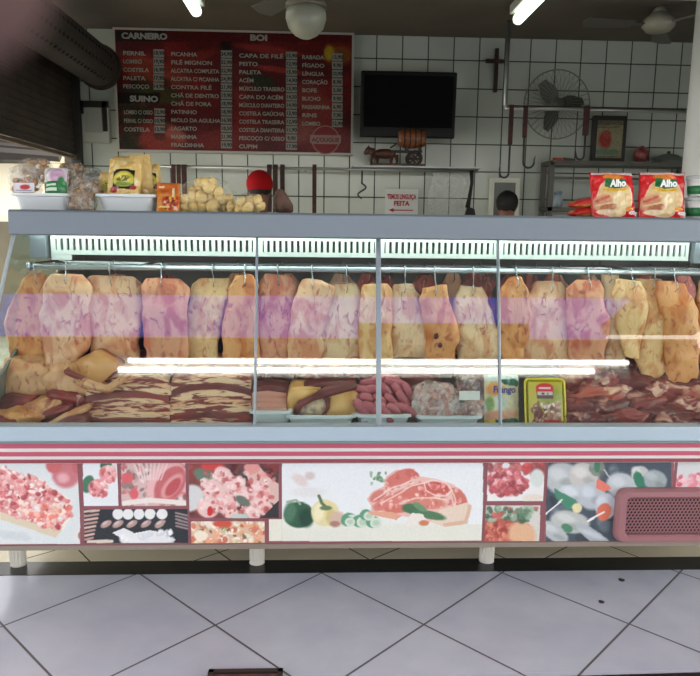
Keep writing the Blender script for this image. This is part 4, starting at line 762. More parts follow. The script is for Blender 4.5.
HG = [
 ([(279, 32, 44), (287, 24, 52), (300, 14, 52), (325, 7, 47), (350, 9, 46), (363, 13, 44)], 'orange', 'orange-brown cut at the far left end of the front rail, its left edge bulging'),
 ([(279, 52, 82), (290, 45, 89), (310, 42, 90), (340, 45, 87), (360, 46, 76), (376, 50, 60)], 'pink', 'pinkish cut second from the left whose bottom narrows to a point'),
 ([(281, 93, 132), (290, 88, 141), (315, 88, 140), (340, 92, 138), (358, 96, 137), (368, 104, 132)], 'pink', 'wide pink cut third from left with small dark nicks'),
 ([(282, 148, 176), (290, 143, 187), (310, 144, 188), (340, 144, 186), (358, 147, 184)], 'red', 'squarish reddish cut with a brown slanting top, fourth from the left'),
 ([(282, 202, 226), (288, 196, 231), (310, 188, 224), (335, 187, 218), (358, 188, 217)], 'tan', 'yellowish tan cut leaning left, just before the first narrow orange one'),
 ([(281, 238, 252), (291, 229, 257), (310, 226, 258), (335, 224, 257), (358, 228, 258)], 'orange', 'narrow orange cut just left of the first glass divider'),
 ([(281, 268, 288), (290, 261, 298), (310, 260, 294), (335, 259, 290), (358, 260, 284)], 'red', 'reddish cut right of the first glass divider with a bright right edge'),
 ([(284, 304, 320), (292, 299, 331), (310, 293, 328), (335, 289, 322), (358, 289, 318)], 'pink', 'rounded-top cut leaning left, between the reddish one and a pale cream one'),
 ([(288, 338, 354), (297, 332, 359), (315, 326, 360), (335, 320, 360), (360, 319, 360)], 'cream', 'pale cream cut left of the middle glass divider'),
 ([(288, 368, 386), (297, 364, 391), (315, 361, 392), (335, 360, 391), (357, 362, 389)], 'tan', 'tan cut directly behind the middle glass divider'),
 ([(288, 397, 410), (297, 393, 417), (315, 391, 423), (335, 390, 427), (357, 391, 427)], 'cream', 'pear shaped pale cut right of the middle divider'),
 ([(291, 424, 444), (299, 422, 447), (315, 424, 454), (335, 425, 458), (357, 427, 455)], 'orange', 'golden cut with two small dark holes near its bottom'),
 ([(291, 462, 480), (299, 458, 486), (315, 457, 493), (335, 458, 497), (358, 460, 496)], 'cream', 'broad pale cut left of the third glass divider'),
 ([(283, 511, 520), (295, 503, 526), (315, 501, 528), (335, 502, 526), (358, 504, 522)], 'orange', 'pointed orange cut right of the third glass divider'),
 ([(288, 540, 558), (297, 530, 568), (315, 527, 570), (335, 522, 572), (360, 520, 572)], 'pink', 'broad pink cut fanning down behind the yellow tray pack'),
 ([(286, 578, 596), (294, 570, 603), (315, 568, 606), (335, 570, 606), (358, 572, 604)], 'red', 'pink cut with dark red lean at its foot, left of the long narrow pale one'),
 ([(278, 600, 614), (290, 604, 618), (315, 604, 622), (340, 606, 626), (362, 608, 624)], 'cream', 'long thin pale cut reaching the rail above the dark red heap'),
 ([(285, 620, 640), (295, 616, 645), (315, 618, 644), (335, 622, 641), (357, 626, 636)], 'tan', 'tan cut with a red streak, tapering downwards near the right end'),
 ([(285, 640, 660), (295, 636, 664), (310, 642, 664), (335, 639, 664), (360, 638, 663), (384, 642, 659)], 'tan', 'long golden cut third from the right hanging down to the heap'),
 ([(287, 661, 684), (297, 659, 690), (315, 664, 695), (335, 666, 697), (360, 668, 697), (385, 672, 692)], 'orange', 'long wide orange cut second from the right'),
 ([(287, 700, 716), (300, 697, 722), (330, 698, 724), (358, 702, 720)], 'orange', 'orange cut at the right edge of the picture'),
]
for i, (rows, fat, lb) in enumerate(HG):
    long_ = rows[-1][0] > 370
    hang(up(rows), 2.66 if i % 2 else 2.69, fat, lb, seed=i+1, thick=.045, hook_label='steel hook holding the '+lb)
gold = [o for o in bpy.data.objects if o.get('label', '').startswith('golden cut with two')][0]
for px, py, r_ in ((437, 336, .011), (440.5, 345, .009)):
    q = W(px, py, 2.628); MB().ball((q.x, 2.634, q.z), (r_, .006, r_*1.3), 3, .2, 2, int(px)).build('dark_hollow', mat('dark_hollow', (96, 42, 40), .5), gold, True)
# back row
for i, (x, w, y0, fat, lb) in enumerate(((72, 26, 276, 'pink', 'above the second cut from the left'), (118, 30, 277, 'red', 'above the third cut from the left'), (166, 28, 277, 'deep', 'above the fourth cut from the left'), (240, 30, 275, 'orange', 'above the narrow orange cut'), (283, 34, 276, 'red', 'just right of the first divider'), (342, 26, 277, 'pink', 'above the pale cream cut'), (368, 20, 276, 'deep', 'left of the middle divider'), (388, 18, 278, 'deep', 'right of the middle divider'), (424, 28, 277, 'deep', 'above the golden cut'), (452, 18, 275, 'red', 'left of the broad pale cut'), (478, 34, 275, 'deep', 'left of the third divider'), (512, 26, 276, 'deep', 'above the pointed orange cut'), (532, 16, 277, 'deep', 'right of the pointed orange cut'), (556, 24, 276, 'red', 'above the broad pink cut'), (588, 26, 277, 'pink', 'above the pink cut with the dark red foot'), (645, 26, 277, 'deep', 'above the long golden cut'), (682, 28, 276, 'deep', 'above the long wide orange cut'))):
    yb = 352
    hang([(y0-2, x-w*.25, x+w*.25), (y0+8, x-w*.5, x+w*.5), (y0+40, x-w*.55, x+w*.5), (yb, x-w*.45, x+w*.45)], 2.97, fat, ('dark red' if fat == 'deep' else 'pinkish' if fat != 'orange' else 'orange')+' back row cut showing '+lb, seed=40+i, thick=.05, group='cuts on the rear rail', hook_label='hook on the rear rail '+lb, hg='hooks on the rear rail')
# ------------------------------------------------------------------ meat lying on the deck
def deckY(py): return 2.47+(428-py)/64*.36
def stripemat(key, lean, fat, sc=28, dist=5, lo=.35, hi=.55, sx=.35, rot=0):
    nm = 'layered_'+key
    if nm in MC: return MC[nm]
    m, nt, b = nodes(nm); N, L = nt.nodes, nt.links; tc = N.new('ShaderNodeTexCoord'); oi = N.new('ShaderNodeObjectInfo'); av = N.new('ShaderNodeVectorMath'); av.operation = 'ADD'
    L.new(tc.outputs['Object'], av.inputs[0]); L.new(oi.outputs['Location'], av.inputs[1])
    mp = N.new('ShaderNodeMapping'); mp.inputs['Rotation'].default_value = (0, rot, 0); mp.inputs['Scale'].default_value = (sx, .6, 1); L.new(av.outputs[0], mp.inputs[0])
    w = N.new('ShaderNodeTexNoise'); w.inputs['Scale'].default_value = sc; w.inputs['Detail'].default_value = 5; w.inputs['Distortion'].default_value = dist*.2; L.new(mp.outputs[0], w.inputs['Vector'])
    r = N.new('ShaderNodeValToRGB'); e = r.color_ramp.elements; e[0].position = lo; e[0].color = (*lin(lean), 1); e[1].position = hi; e[1].color = (*lin(fat), 1); k = e.new((lo+hi)/2-.02); k.color = (*lin([v*.8+30 for v in lean]), 1)
    L.new(w.outputs[0], r.inputs[0]); L.new(r.outputs[0], b.inputs['Base Color']); b.inputs['Roughness'].default_value = .32
    bp = N.new('ShaderNodeBump'); bp.inputs['Strength'].default_value = .5; bp.inputs['Distance'].default_value = .008; L.new(w.outputs[0], bp.inputs['Height']); L.new(bp.outputs[0], b.inputs['Normal']); MC[nm] = m; return m
beef = stripemat('dark_beef', (96, 26, 26), (206, 146, 124), 14, 5, .5, .66, .8)
beef2 = stripemat('red_beef', (136, 44, 40), (222, 174, 152), 17, 6, .48, .62, .8)
beef3 = stripemat('pale_beef', (178, 82, 66), (226, 178, 146), 14, 3, .46, .64, .6)
flapA = stripemat('flap', (126, 44, 38), (232, 194, 154), 74, 2, .42, .51, .16)
flapB = stripemat('flap_red', (128, 42, 36), (226, 176, 138), 80, 3, .44, .54, .18)
fatm = cutmat('tan_fat', (220, 160, 98), (200, 128, 66), (170, 90, 60), 11)
palem = cutmat('pale_skin', (218, 166, 118), (200, 136, 88), (160, 84, 60), 11)
leanm = stripemat('lean', (104, 32, 30), (140, 52, 46), 14, 2, .4, .6)
def lump(name, x0, y0, x1, y1, m, label, cat='meat', group=None, dep=None, seed=0, rot=0, nz=.22, freq=1.8, sq=.85, sub=4, Y=None):
    """irregular piece filling photo box x0..x1, y0..y1"""
    Yc = Y or deckY((y0+y1)/2); a = W(x0, (y0+y1)/2, Yc); b = W(x1, (y0+y1)/2, Yc); c = W((x0+x1)/2, y0, Yc); d = W((x0+x1)/2, y1, Yc)
    rx, rz = (b.x-a.x)/2, (c.z-d.z)/2; ry = dep or (rx*.6+rz*.4); ctr = ((a.x+b.x)/2, Yc+ry*.3, (c.z+d.z)/2)
    o = MB().ball(ctr, (rx, ry, rz), sub, nz, freq, seed, (0, rot, 0), sq).build(name, m, smooth=True, origin=ctr); return tag(o, label, cat, group)
def slab(name, poly, Y0, dep, m, label=None, group=None, bev=.006, cat='meat', noise_a=.006, seed=0, parent=None):
    """thick piece whose front outline is given in photo pixels"""
    pts = [W(x, y, Y0) for x, y in poly]; b = bmesh.new(); n = len(pts); layers = 5; rings = []
    for k in range(layers): rings.append([b.verts.new((p.x, Y0+dep*k/(layers-1), p.z+.0)) for p in pts])
    b.faces.new(rings[0]); b.faces.new(rings[-1][::-1])
    for k in range(layers-1):
        for i in range(n): b.faces.new((rings[k][i], rings[k+1][i], rings[k+1][(i+1) % n], rings[k][(i+1) % n]))
    bmesh.ops.recalc_face_normals(b, faces=b.faces); bmesh.ops.triangulate(b, faces=[rings[0][0].link_faces[0]]) if False else None
    es = [e for e in b.edges if len(e.link_faces) == 2 and e.calc_face_angle(0) > .6]; bmesh.ops.bevel(b, geom=es, offset=bev, segments=3, affect='EDGES', clamp_overlap=True)
    mb = MB().bm(b).disp(noise_a, 14, seed); o = mb.build(name, m, parent=parent, smooth=True)
    if label: tag(o, label, cat, group)
    return o
# left heap: folded slabs
def flap(x0, x1, ytop, arch, thick_px, m, label, Y0, seed, group, tilt=0):
    """sheet of flank meat draped over the ones below: long edge to the front"""
    N_, D_ = 28, 6; vs = []; fs = []; zc = lambda x, y: W(x, y, Y0)
    for k in range(D_):
        dy = .0+.19*k/(D_-1)
        for s_ in (0, 1):
            for i in range(N_+1):
                t = i/N_; x = x0+(x1-x0)*t; y = ytop+arch*(2*t-1)**2+tilt*(t-.5)+2.2*noise.noise(Vector((t*3.2, seed*2.3, k*.3)))+(thick_px*(1+.35*noise.noise(Vector((t*4, seed, 9)))) if s_ else 0)
                p = zc(x, y); e = .006*math.sin(PI*min(1, k/1.2)) ; vs.append((p.x+.006*noise.noise(Vector((t*5, seed, k))), Y0+dy+(.004 if s_ == 0 and k == 0 else 0)+.01*noise.noise(Vector((t*4, seed, 3))), p.z+dy*.12))
    w = N_+1
    for k in range(D_-1):
        for s_ in (0, 1):
            for i in range(N_): o = (k*2+s_)*w+i; fs.append((o, o+1, o+2*w+1, o+2*w))
    for i in range(N_): fs.append((i, i+1, w+i+1, w+i)); o = (D_-1)*2*w; fs.append((o+i, o+i+1, o+w+i+1, o+w+i))
    for k in range(D_-1):
        for i in (0, N_): o = k*2*w+i; fs.append((o, o+w, o+3*w, o+2*w))
    mb = MB(); mb.add(vs, fs); return tag(mb.build('flank_flap', m, smooth=False), label, 'meat', group)
ordw = ['topmost', 'second', 'third', 'fourth', 'fifth', 'sixth', 'seventh', 'eighth', 'lowest']
for k in range(8): flap(88-k*1.2, 169+(k % 3), 371+k*7.0, 9-k*1.0, 7.8, (flapA, flapB, flapA, leanm)[k % 4], '%s striped flap in the left one of the two stacks of folded flank' % (ordw[k] if k < 7 else 'lowest'), 2.62-.0165*k, k+1, 'flaps of the left stack')
for k in range(8): flap(172-(k % 2)*1.5, 251, 370+k*7.2, 8-k*.8, 8, (flapB, flapA, leanm, flapA)[k % 4], '%s striped flap in the right stack of folded flank, before the first divider' % (ordw[k] if k < 7 else 'lowest'), 2.62-.0165*k, k+21, 'flaps of the right stack')
lump('meat_slab', -6, 356, 62, 402, palem, 'large pale tan slab lying at the left end under the hanging cuts', seed=3, dep=.1, Y=2.66)
lump('meat_slab', 40, 362, 100, 402, palem, 'pale slab with a soft fold under the orange tan block', seed=4, dep=.09, Y=2.64)
gB = 'thick fat-covered pieces on the left'
fb = slab('meat_block', [(66, 366), (94, 352), (120, 366), (100, 384), (94, 385), (72, 374)], 2.575, .1, fatm, 'orange tan fat block with a red underside, topmost on the left heap', seed=5, group=gB)
slab('lean_side', [(64, 368), (71, 372), (96, 384), (92, 386.5), (74, 379), (63, 374)], 2.566, .06, leanm, parent=fb, seed=8)
slab('meat_slab', [(70, 381), (84, 378), (106, 386), (126, 372), (134, 374), (110, 394), (86, 390)], 2.56, .1, palem, 'pale curved strip of fat just under the orange tan block', seed=6)
slab('meat_slab', [(44, 395), (48, 390), (78, 394), (84, 402), (80, 408), (52, 404)], 2.56, .12, beef2, 'red-brown piece with a pale top right of the left-end slab', seed=7)
lump('meat_slab', -8, 392, 42, 414, leanm, 'dark red lean piece at the far left of the lower row', seed=8, dep=.1, Y=2.60)
lump('meat_slab', 24, 398, 66, 420, palem, 'tan fat piece right of the dark red lean piece at far left', seed=9, dep=.1, Y=2.57)
lump('meat_slab', -8, 405, 48, 428, fatm, 'orange tan fat slab in the bottom left corner of the case', seed=10, dep=.1, Y=2.535)
slab('meat_slab', [(-8, 416), (6, 417), (34, 430), (-8, 431)], 2.46, .05, leanm, 'dark red lean wedge in the very bottom left corner of the glass', seed=11)
slab('meat_slab', [(34, 418), (42, 412), (66, 406), (70, 410), (60, 419), (40, 423)], 2.50, .09, leanm, 'narrow dark red strip slanting up in the lower left row', seed=12)
slab('meat_slab', [(38, 428), (64, 414), (86, 407), (88, 412), (60, 424), (48, 431)], 2.48, .09, palem, 'pale fat strip under the narrow dark red strip', seed=13)
slab('meat_slab', [(54, 425), (66, 418), (82, 415), (85, 422), (84, 432), (52, 432)], 2.455, .08, leanm, 'dark red block left of the left flank stack at the bottom', seed=14)
# pieces behind, under the bars
gr_ = 'dark scraps between the stacks and the hanging cuts'
for i, (a, b, c, d, m_) in enumerate(((100, 352, 178, 380, beef), (170, 356, 262, 378, flapB), (255, 362, 300, 388, beef), (290, 364, 350, 388, beef2), (340, 362, 400, 384, beef), (392, 366, 440, 386, leanm), (455, 364, 492, 398, beef2), (560, 352, 620, 380, beef), (610, 352, 660, 384, leanm), (650, 360, 715, 392, beef))):
    lump('beef_piece', a, b, c, d, m_, 'dark beef piece at the back of the deck '+('left of the flank stacks', 'behind the right flank stack', 'behind the pink slices', 'behind the rib slab', 'behind the pink sausages', 'behind the frosted bag', 'left of the white chicken bag', 'behind the yellow tray pack', 'below the long thin pale cut', 'below the long orange cut')[i], group=None, seed=50+i, dep=.08, Y=2.80)
# trays
def tray(x0, x1, yt, Y, label, dep=.2, ybot=431, m=None, h=.05, top=False, group=None):
    a, b = W(x0, yt, Y), W(x1, yt, Y); z1 = a.z; z0 = z1-h; cx, cy = (a.x+b.x)/2, Y+dep/2; o = thing('plastic_tray', label, 'tray', (cx, cy, z0), group)
    w, d = (b.x-a.x)/2, dep/2; mb = MB(); ins = min(.035, w*.16); rng = []
    prof = [(w-ins, d-.03, z0), (w-.012, d-.012, z1-.012), (w, d, z1-.01), (w, d, z1), (w-.014, d-.014, z1), (w-.018-.0, d-.018, z1-.012), (w-ins-.006, d-.036, z0+.006)]
    def rr(hw, hd, z, n=5):
        r_ = min(.03, hw*.3, hd*.3); out = []
        for qx, qy, a0 in ((1, 1, 0), (-1, 1, PI/2), (-1, -1, PI), (1, -1, 1.5*PI)):
            for k in range(n): q = a0+PI/2*k/(n-1); out.append((cx+qx*(hw-r_)+r_*math.cos(q), cy+qy*(hd-r_)+r_*math.sin(q), z))
        return out
    vs = []; 
    for p_ in prof: vs += rr(*p_)
    n = 20; fs = [tuple(range(n))[::-1], tuple(range(6*n, 7*n))]
    for i in range(6):
        for j in range(n): fs.append((i*n+j, i*n+(j+1) % n, (i+1)*n+(j+1) % n, (i+1)*n+j))
    mb.add(vs, fs); mb.build('basin', m or mat('white_tray_plastic', (216, 222, 222), .35), o, False); return o
tray(249, 292, 411.5, 2.485, 'white tray under the pink slices, right of the first divider')
tray(285, 357, 416, 2.475, 'white tray under the orange edged rib slab')
tray(355, 413, 415, 2.475, 'white tray holding pink sausages behind the middle divider')
tray(416, 484, 416.5, 2.475, 'white tray under the frosted bag, left of the chicken bag')
# pink slices
pk = stripemat('pink_slice', (196, 132, 112), (214, 160, 138), 12, 2, .4, .6)
for k in range(5): slab('pork_slice', [(252, 388+k*5), (268, 386+k*5+k*.3), (287, 389+k*5), (286, 395+k*5), (270, 394+k*5.2), (252, 394+k*5)], 2.56-.012*k, .14, pk if k else beef, ('%s pink slice in the little pile right of the first divider' % ordw[k]) if k < 4 else 'lowest pink slice in the little pile right of the first divider', 'pink pork slices', seed=30+k, bev=.003, noise_a=.004)
# rib slab
rb = thing('rib_slab', 'big orange-edged rib slab with a dark red band, on the tray left of the sausages', 'meat', tuple(W(322, 414, 2.56)))
slab('fat_side', [(286, 412), (288, 392), (293, 388), (322, 389), (312, 397), (300, 402), (293, 414)], 2.53, .16, mat('orange_fat', (216, 160, 86), .4, c2=(228, 178, 108), scale=12, bump=.2), parent=rb, seed=2)
slab('lean_band', [(292, 415), (298, 402), (312, 396), (325, 388), (356, 384), (357, 390), (332, 395), (313, 402), (301, 408), (297, 416)], 2.518, .16, leanm, parent=rb, seed=3)
slab('bone_face', [(297, 416), (301, 407), (313, 401), (330, 396), (329, 408), (322, 416)], 2.523, .15, mat('bone_face', (206, 178, 140), .4, c2=(140, 120, 112), scale=26, lo=.45, hi=.6), parent=rb, seed=4)
slab('lean_band', [(322, 398), (330, 397), (329, 410), (325, 416), (320, 416), (324, 408)], 2.518, .15, leanm, parent=rb, seed=5)
slab('fat_side', [(329, 397), (346, 392), (357, 391), (358, 413), (352, 416), (325, 416), (330, 408)], 2.521, .15, mat('orange_fat', (0, 0, 0)), parent=rb, seed=6)
slab('lean_band', [(300, 388), (318, 384), (356, 381), (357, 386), (325, 390), (310, 390)], 2.56, .12, beef, parent=rb, seed=7)
# pink sausages
sm = mat('pink_sausage', (178, 90, 98), .3, c2=(150, 66, 74), scale=30, lo=.4, hi=.65, bump=.15)
random.seed(5); proto = None
sp = [(362, 411, 70), (373, 411, 50), (384, 412, 60), (395, 411, 40), (405, 410, 20), (360, 402, 60), (370, 401, 40), (381, 402, 55), (392, 402, 45), (403, 401, 60), (365, 392, 40), (376, 391, 20), (387, 393, 50), (398, 393, 60), (407, 394, 75), (372, 384, 10), (383, 384, -20), (394, 386, 40), (402, 387, 30), (380, 379, 0), (390, 379, 10)]
for i, (x, y, a) in enumerate(sp):
    if proto is None:
        mb = MB(); pts = [(-.05, 0, -.006), (-.042, 0, -.002), (-.02, 0, .004), (.0, 0, .005), (.02, 0, .004), (.042, 0, -.002), (.05, 0, -.006)]; mb.tube(pts, [.007, .0165, .0195, .020, .0195, .0165, .007], 14); mb.disp(.0025, 40, 2)
        o = mb.build('sausage', sm, smooth=True, origin=(0, 0, 0)); proto = o
    else: o = proto.copy(); C.objects.link(o)
    Yc = 2.50+(414-y)/38*.10; p = W(x, y, Yc); o.location = p; o.rotation_euler = (random.uniform(-.3, .3), math.radians(a-10 if x < 386 else a), random.uniform(-.4, .4)); o.scale = [random.uniform(.8, 1.05)]*3
    tag(o, 'plump pink sausage in the heap on the tray behind the middle divider', 'sausage', 'pink sausages')
# frosted bag with ground meat
def bag(name, x0, y0, x1, y1, Y, label, film, fill, fillm, dep=.05, seed=0, cat='bag', nfill=14, fsz=.02, flat=.55, group=None, parts='filling', top_z=None, fill_top=0.15):
    a, b = W(x0, (y0+y1)/2, Y), W(x1, (y0+y1)/2, Y); c, d = W((x0+x1)/2, y0, Y), W((x0+x1)/2, y1, Y); z0 = top_z if top_z is not None else d.z; cx, cz = (a.x+b.x)/2, (c.z+z0)/2
    o = thing(name, label, cat, (cx, Y, z0), group); hw, hh = (b.x-a.x)/2, (c.z-z0)/2
    mb = MB(); bb = bmesh.new(); bmesh.ops.create_icosphere(bb, subdivisions=4, radius=1)
    for v in bb.verts:
        p = v.co.copy(); q = Vector([math.copysign(abs(t)**flat, t) for t in p]); k = 1+.10*noise.noise(p*3+Vector((seed, 0, seed)))+.05*noise.noise(p*9+Vector((seed, 4, 0)))
        topk = max(0, q.z); v.co = Vector((q.x*hw*(1-.12*topk)*k, q.y*dep*(1-.65*topk**2)*k, q.z*hh*(1 if q.z < 0 else k)))
    mb.bm(bb, Matrix.Translation((cx, Y, cz))); mb.build('film', film, o, True)
    if fill:
        rnd = random.Random(seed); mb = MB()
        for i in range(nfill):
            u, w_ = rnd.uniform(-.8, .8), rnd.uniform(-.82, fill-.9 if fill < 1 else .7); mb.ball((cx+u*hw*.85, Y+rnd.uniform(-.55, .5)*dep*.8, cz+w_*hh), (fsz*rnd.uniform(.7, 1.2), fsz*rnd.uniform(.6, 1), fsz*rnd.uniform(.6, 1)), 2, .2, 2, i+seed, (0, rnd.uniform(0, 3), 0))
        f = mb.build(parts, fillm, o, True); f['kind'] = 'stuff'
    return o
frost = filmmat('frosted_film', (214, 196, 188), .45, .25)
clear = filmmat('clear_film', (226, 230, 228), .22); clear2 = filmmat('clear_crinkled_film', (210, 208, 200), .3, .12)
mince = mat('pink_mince', (190, 104, 90), .4, c2=(220, 170, 150), scale=50, lo=.45, hi=.6)
bag('meat_bag', 410, 382, 458, 417, 2.55, 'frosted plastic bag of pale pink meat pieces right of the sausages', frost, 1.5, mince, .07, 3, nfill=60, fsz=.018)
mbag = bag('meat_bag', 452, 392, 486, 417, 2.56, 'smaller bag of pink meat with a white label, left of the white chicken bag', clear, 1.4, mat('pinkbrown_bits', (176, 104, 88), .4, c2=(210, 160, 140), scale=50), .06, 4, nfill=40, fsz=.016)
bag('meat_bag', 456, 372, 484, 394, 2.62, 'brownish meat in clear film standing above the smaller pink bag', clear, 1.5, beef2, .05, 5, nfill=30, fsz=.018)
q0, q1 = W(459, 400, 2.495), W(480, 391, 2.495); MB().span(q0.x, q1.x, 2.493, 2.496, q0.z, q1.z, .001).build('paper_label', mat('white_label', (226, 222, 212), .6), mbag)
# chicken bag
def pack(name, A, B, D, pic, label, film_m, thick=.03, cat='package', bulge=.012, rim=None, group=None, bodym=None):
    """upright printed pack; A,B bottom corners, D top left (world)"""
    A, B, D = Vector(A), Vector(B), Vector(D); o = thing(name, label, cat, (A+B)/2, group); n = (B-A).cross(D-A).normalized()
    if n.y > 0: n = -n
    E_ = B+(D-A); mb = MB(); nx, nz = 12, 12; vs = []
    for s_ in (1, -1):
        for j in range(nz+1):
            for i in range(nx+1):
                u, v = i/nx, j/nz; p = A+(B-A)*u+(D-A)*v; b_ = (math.sin(PI*u)**.5)*(math.sin(PI*v)**.5); vs.append(p-n*thick/2+n*s_*(.0015+b_*(thick/2)))
    fs = []; k = (nx+1)*(nz+1)
    for s_ in (0, 1):
        for j in range(nz):
            for i in range(nx): a = s_*k+j*(nx+1)+i; fs.append((a, a+1, a+nx+2, a+nx+1))
    for i in range(nx): fs += [(i, i+1, k+i+1, k+i), (k-1-i, k-2-i, 2*k-2-i, 2*k-1-i)]
    for j in range(nz): a = j*(nx+1); fs += [(a, a+nx+1, k+a+nx+1, k+a), (a+nx, a+2*nx+1, k+a+2*nx+1, k+a+nx)]
    sd = Vector((A.x*31, 3, 1)); wob = lambda p: n*(-.0065*noise.noise(Vector(p)*26+sd)-.004*noise.noise(Vector(p)*60+sd)); mb.add([v+wob(v) for v in vs], fs); mb.build('pouch', bodym or film_m, o, True)
    def pos(u, v):
        u_, v_ = .02+u*.96, .02+v*.96; AA, BB, DD, nn = (np.array(t) for t in (A, B, D, n)); b_ = (np.sin(PI*u_)**.5)*(np.sin(PI*v_)**.5)
        return (lambda Q: Q+np.array([tuple(wob(q)) for q in Q]))(AA+np.outer(u_, BB-AA)+np.outer(v_, DD-AA)+np.outer(thick/2*0+(-thick/2)+.0015+b_*thick/2+.003, nn))
    if pic is not None: print_mesh('printed_front', pos, 70, 70, lambda P, u, v: pic.sample(u*100, (1-v)*100), attrmat('printed_film', .25, .5), o)
    return o
def pic100(bg): return Pic(0, 0, 100.5, 100.5, 2, bg)
Yp = 2.50
r = pic100((214, 196, 150)); r.rect(0, 0, 100, 12, (214, 220, 212)); r.poly([(40, 10), (90, 8), (100, 14), (98, 22), (60, 20)], (30, 96, 72)); r.ell(30, 28, 26, 12, (222, 150, 84), 0, .5); r.ell(80, 60, 30, 26, (206, 196, 160), 0, .5); r.ell(45, 52, 16, 16, (190, 196, 186), 0, .5); r.ell(15, 55, 12, 14, (130, 158, 96), 0, .5); r.ell(40, 76, 44, 9, (206, 140, 110), 0, .5); r.ell(78, 72, 24, 8, (220, 170, 140), 0, .5); r.rect(0, 84, 34, 100, (220, 182, 60)); r.poly([(30, 84), (90, 80), (100, 84), (100, 100), (34, 100)], (32, 92, 68)); r.grain(5, 2)
ck = pack('chicken_bag', W(484, 430, Yp), W(520, 430, Yp), W(484, 373, Yp+.07), r, 'pale plastic pack with blue lettering and green bands behind the third divider', clear, .03)
def slanted_text(t, px, py, Y, size, mm, parent, bold=.0012, slope=0, dy=-.022, maxw=None):
    q = W(px, py, Y); mb = MB().text(t, 0, 0, 0, size, 'CENTER', bold, maxw); mb.xf(Matrix.Translation((q.x, q.y+dy, q.z-size*.35)) @ Matrix.Rotation(slope, 4, 'Y')); return mb.build('lettering', mm, parent, normals=False)
slanted_text('Frango', 503, 388, Yp+.05, .036, mat('blue_ink', (40, 48, 130), .5), ck, maxw=.085); slanted_text('frango resfriado', 509, 422, Yp+.012, .014, mat('cream_ink', (226, 230, 214), .5), ck, .0004, maxw=.06)
# yellow tray pack
A, B, D = W(523, 431, 2.475), W(565, 431, 2.475), W(525, 378, 2.53); yel = mat('yellow_foam', (222, 200, 30), .4)
yt_ = thing('yellow_tray_pack', 'yellow foam tray pack with a red label standing up before the dark red heap', 'package', (A+B)/2)
nz_ = (B-A).cross(D-A).normalized(); nz_ = -nz_ if nz_.y > 0 else nz_
up_ = (D-A).normalized(); rt = (B-A).normalized(); wv, hv = (B-A).length, (D-A).length; cen = A+rt*wv/2+up_*hv/2
rm = Matrix((rt, nz_, rt.cross(nz_)*(1 if rt.cross(nz_).dot(up_) > 0 else -1))).transposed().to_4x4(); rm.translation = cen
mb = MB(); 
def rrect(w, h, y, r_, n=6):
    out = []
    for qx, qz, a0 in ((1, 1, 0), (-1, 1, PI/2), (-1, -1, PI), (1, -1, 1.5*PI)):
        for k in range(n): q = a0+PI/2*k/(n-1); out.append((qx*(w-r_)+r_*math.cos(q), y, qz*(h-r_)+r_*math.sin(q)))
    return out
vs = rrect(wv/2-.012, hv/2-.012, -.02, .015)+rrect(wv/2, hv/2, .004, .02)+rrect(wv/2-.006, hv/2-.006, .007, .016)+rrect(wv/2-.014, hv/2-.014, -.006, .012); k = 24
mb.add(vs, [tuple(range(k)), tuple(range(3*k, 4*k))]+[(i*k+j, i*k+(j+1) % k, (i+1)*k+(j+1) % k, (i+1)*k+j) for i in range(3) for j in range(k)]); mb.xf(rm); mb.build('foam_tray', yel, yt_)
r = pic100((196, 176, 44)); r.ell(70, 40, 34, 30, (150, 150, 50), 0, .6); r.blobs(12, 48, 92, 96, 120, [(150, 90, 74), (120, 54, 44), (206, 170, 150), (176, 130, 104), (96, 50, 44)], (4, 9), 3); r.blobs(35, 50, 75, 70, 12, [(226, 214, 200)], (2, 5), 5); r.ell(70, 92, 34, 8, (170, 34, 36), 0, .3); r.rect(22, 10, 74, 26, (206, 44, 44)); r.ell(48, 11, 24, 8, (206, 44, 44), 0, .15); r.rect(24, 26, 72, 38, (90, 70, 66)); r.rect(26, 22, 70, 30, (214, 190, 186)); r.line([(32, 14), (64, 14)], 3.4, (236, 206, 200)); r.rect(38, 24, 46, 29, (120, 50, 50)); r.rect(54, 24, 58, 29, (120, 60, 60))
def pos_(u, v):
    L = np.stack([(u-.5)*(wv-.03), .009+.008*np.sin(PI*u)*np.sin(PI*v), (v-.5)*(hv-.03)], 1); Mx = np.array(rm); return L @ Mx[:3, :3].T+Mx[:3, 3]
print_mesh('wrapped_meat', pos_, 80, 90, lambda P, u, v: r.sample(u*100, (1-v)*100), attrmat('printed_film', .25, .5), yt_)
# right heap
chunks = [(566, 372, 618, 398, beef3, .4, 'smooth orange-red piece at the top left of the right-hand heap'), (600, 362, 644, 384, beef2, 0, 'mottled red and white piece at the top of the right-hand heap'), (572, 380, 620, 406, beef2, -.3, None), (570, 392, 622, 412, beef3, -.15, 'pale streaked cut with a white fat edge left in the right-hand heap'), (615, 378, 656, 408, leanm, .3, None), (640, 372, 680, 402, beef, -.4, None), (620, 394, 656, 412, beef, 0, None), (650, 390, 700, 414, beef2, .3, None), (672, 376, 716, 406, leanm, .2, None), (560, 404, 602, 426, leanm, 0, None), (590, 404, 632, 428, beef, .2, None), (622, 402, 664, 426, leanm, -.2, None), (640, 410, 690, 430, beef, .1, None), (668, 402, 716, 430, beef2, -.2, None), (566, 416, 606, 434, beef, .1, None), (604, 416, 650, 434, leanm, -.1, None), (648, 420, 700, 436, beef, 0, None), (686, 396, 724, 424, beef3, .2, None), (598, 388, 640, 404, beef2, .5, None), (632, 386, 668, 398, beef3, -.3, None), (690, 414, 730, 436, leanm, .2, None)]
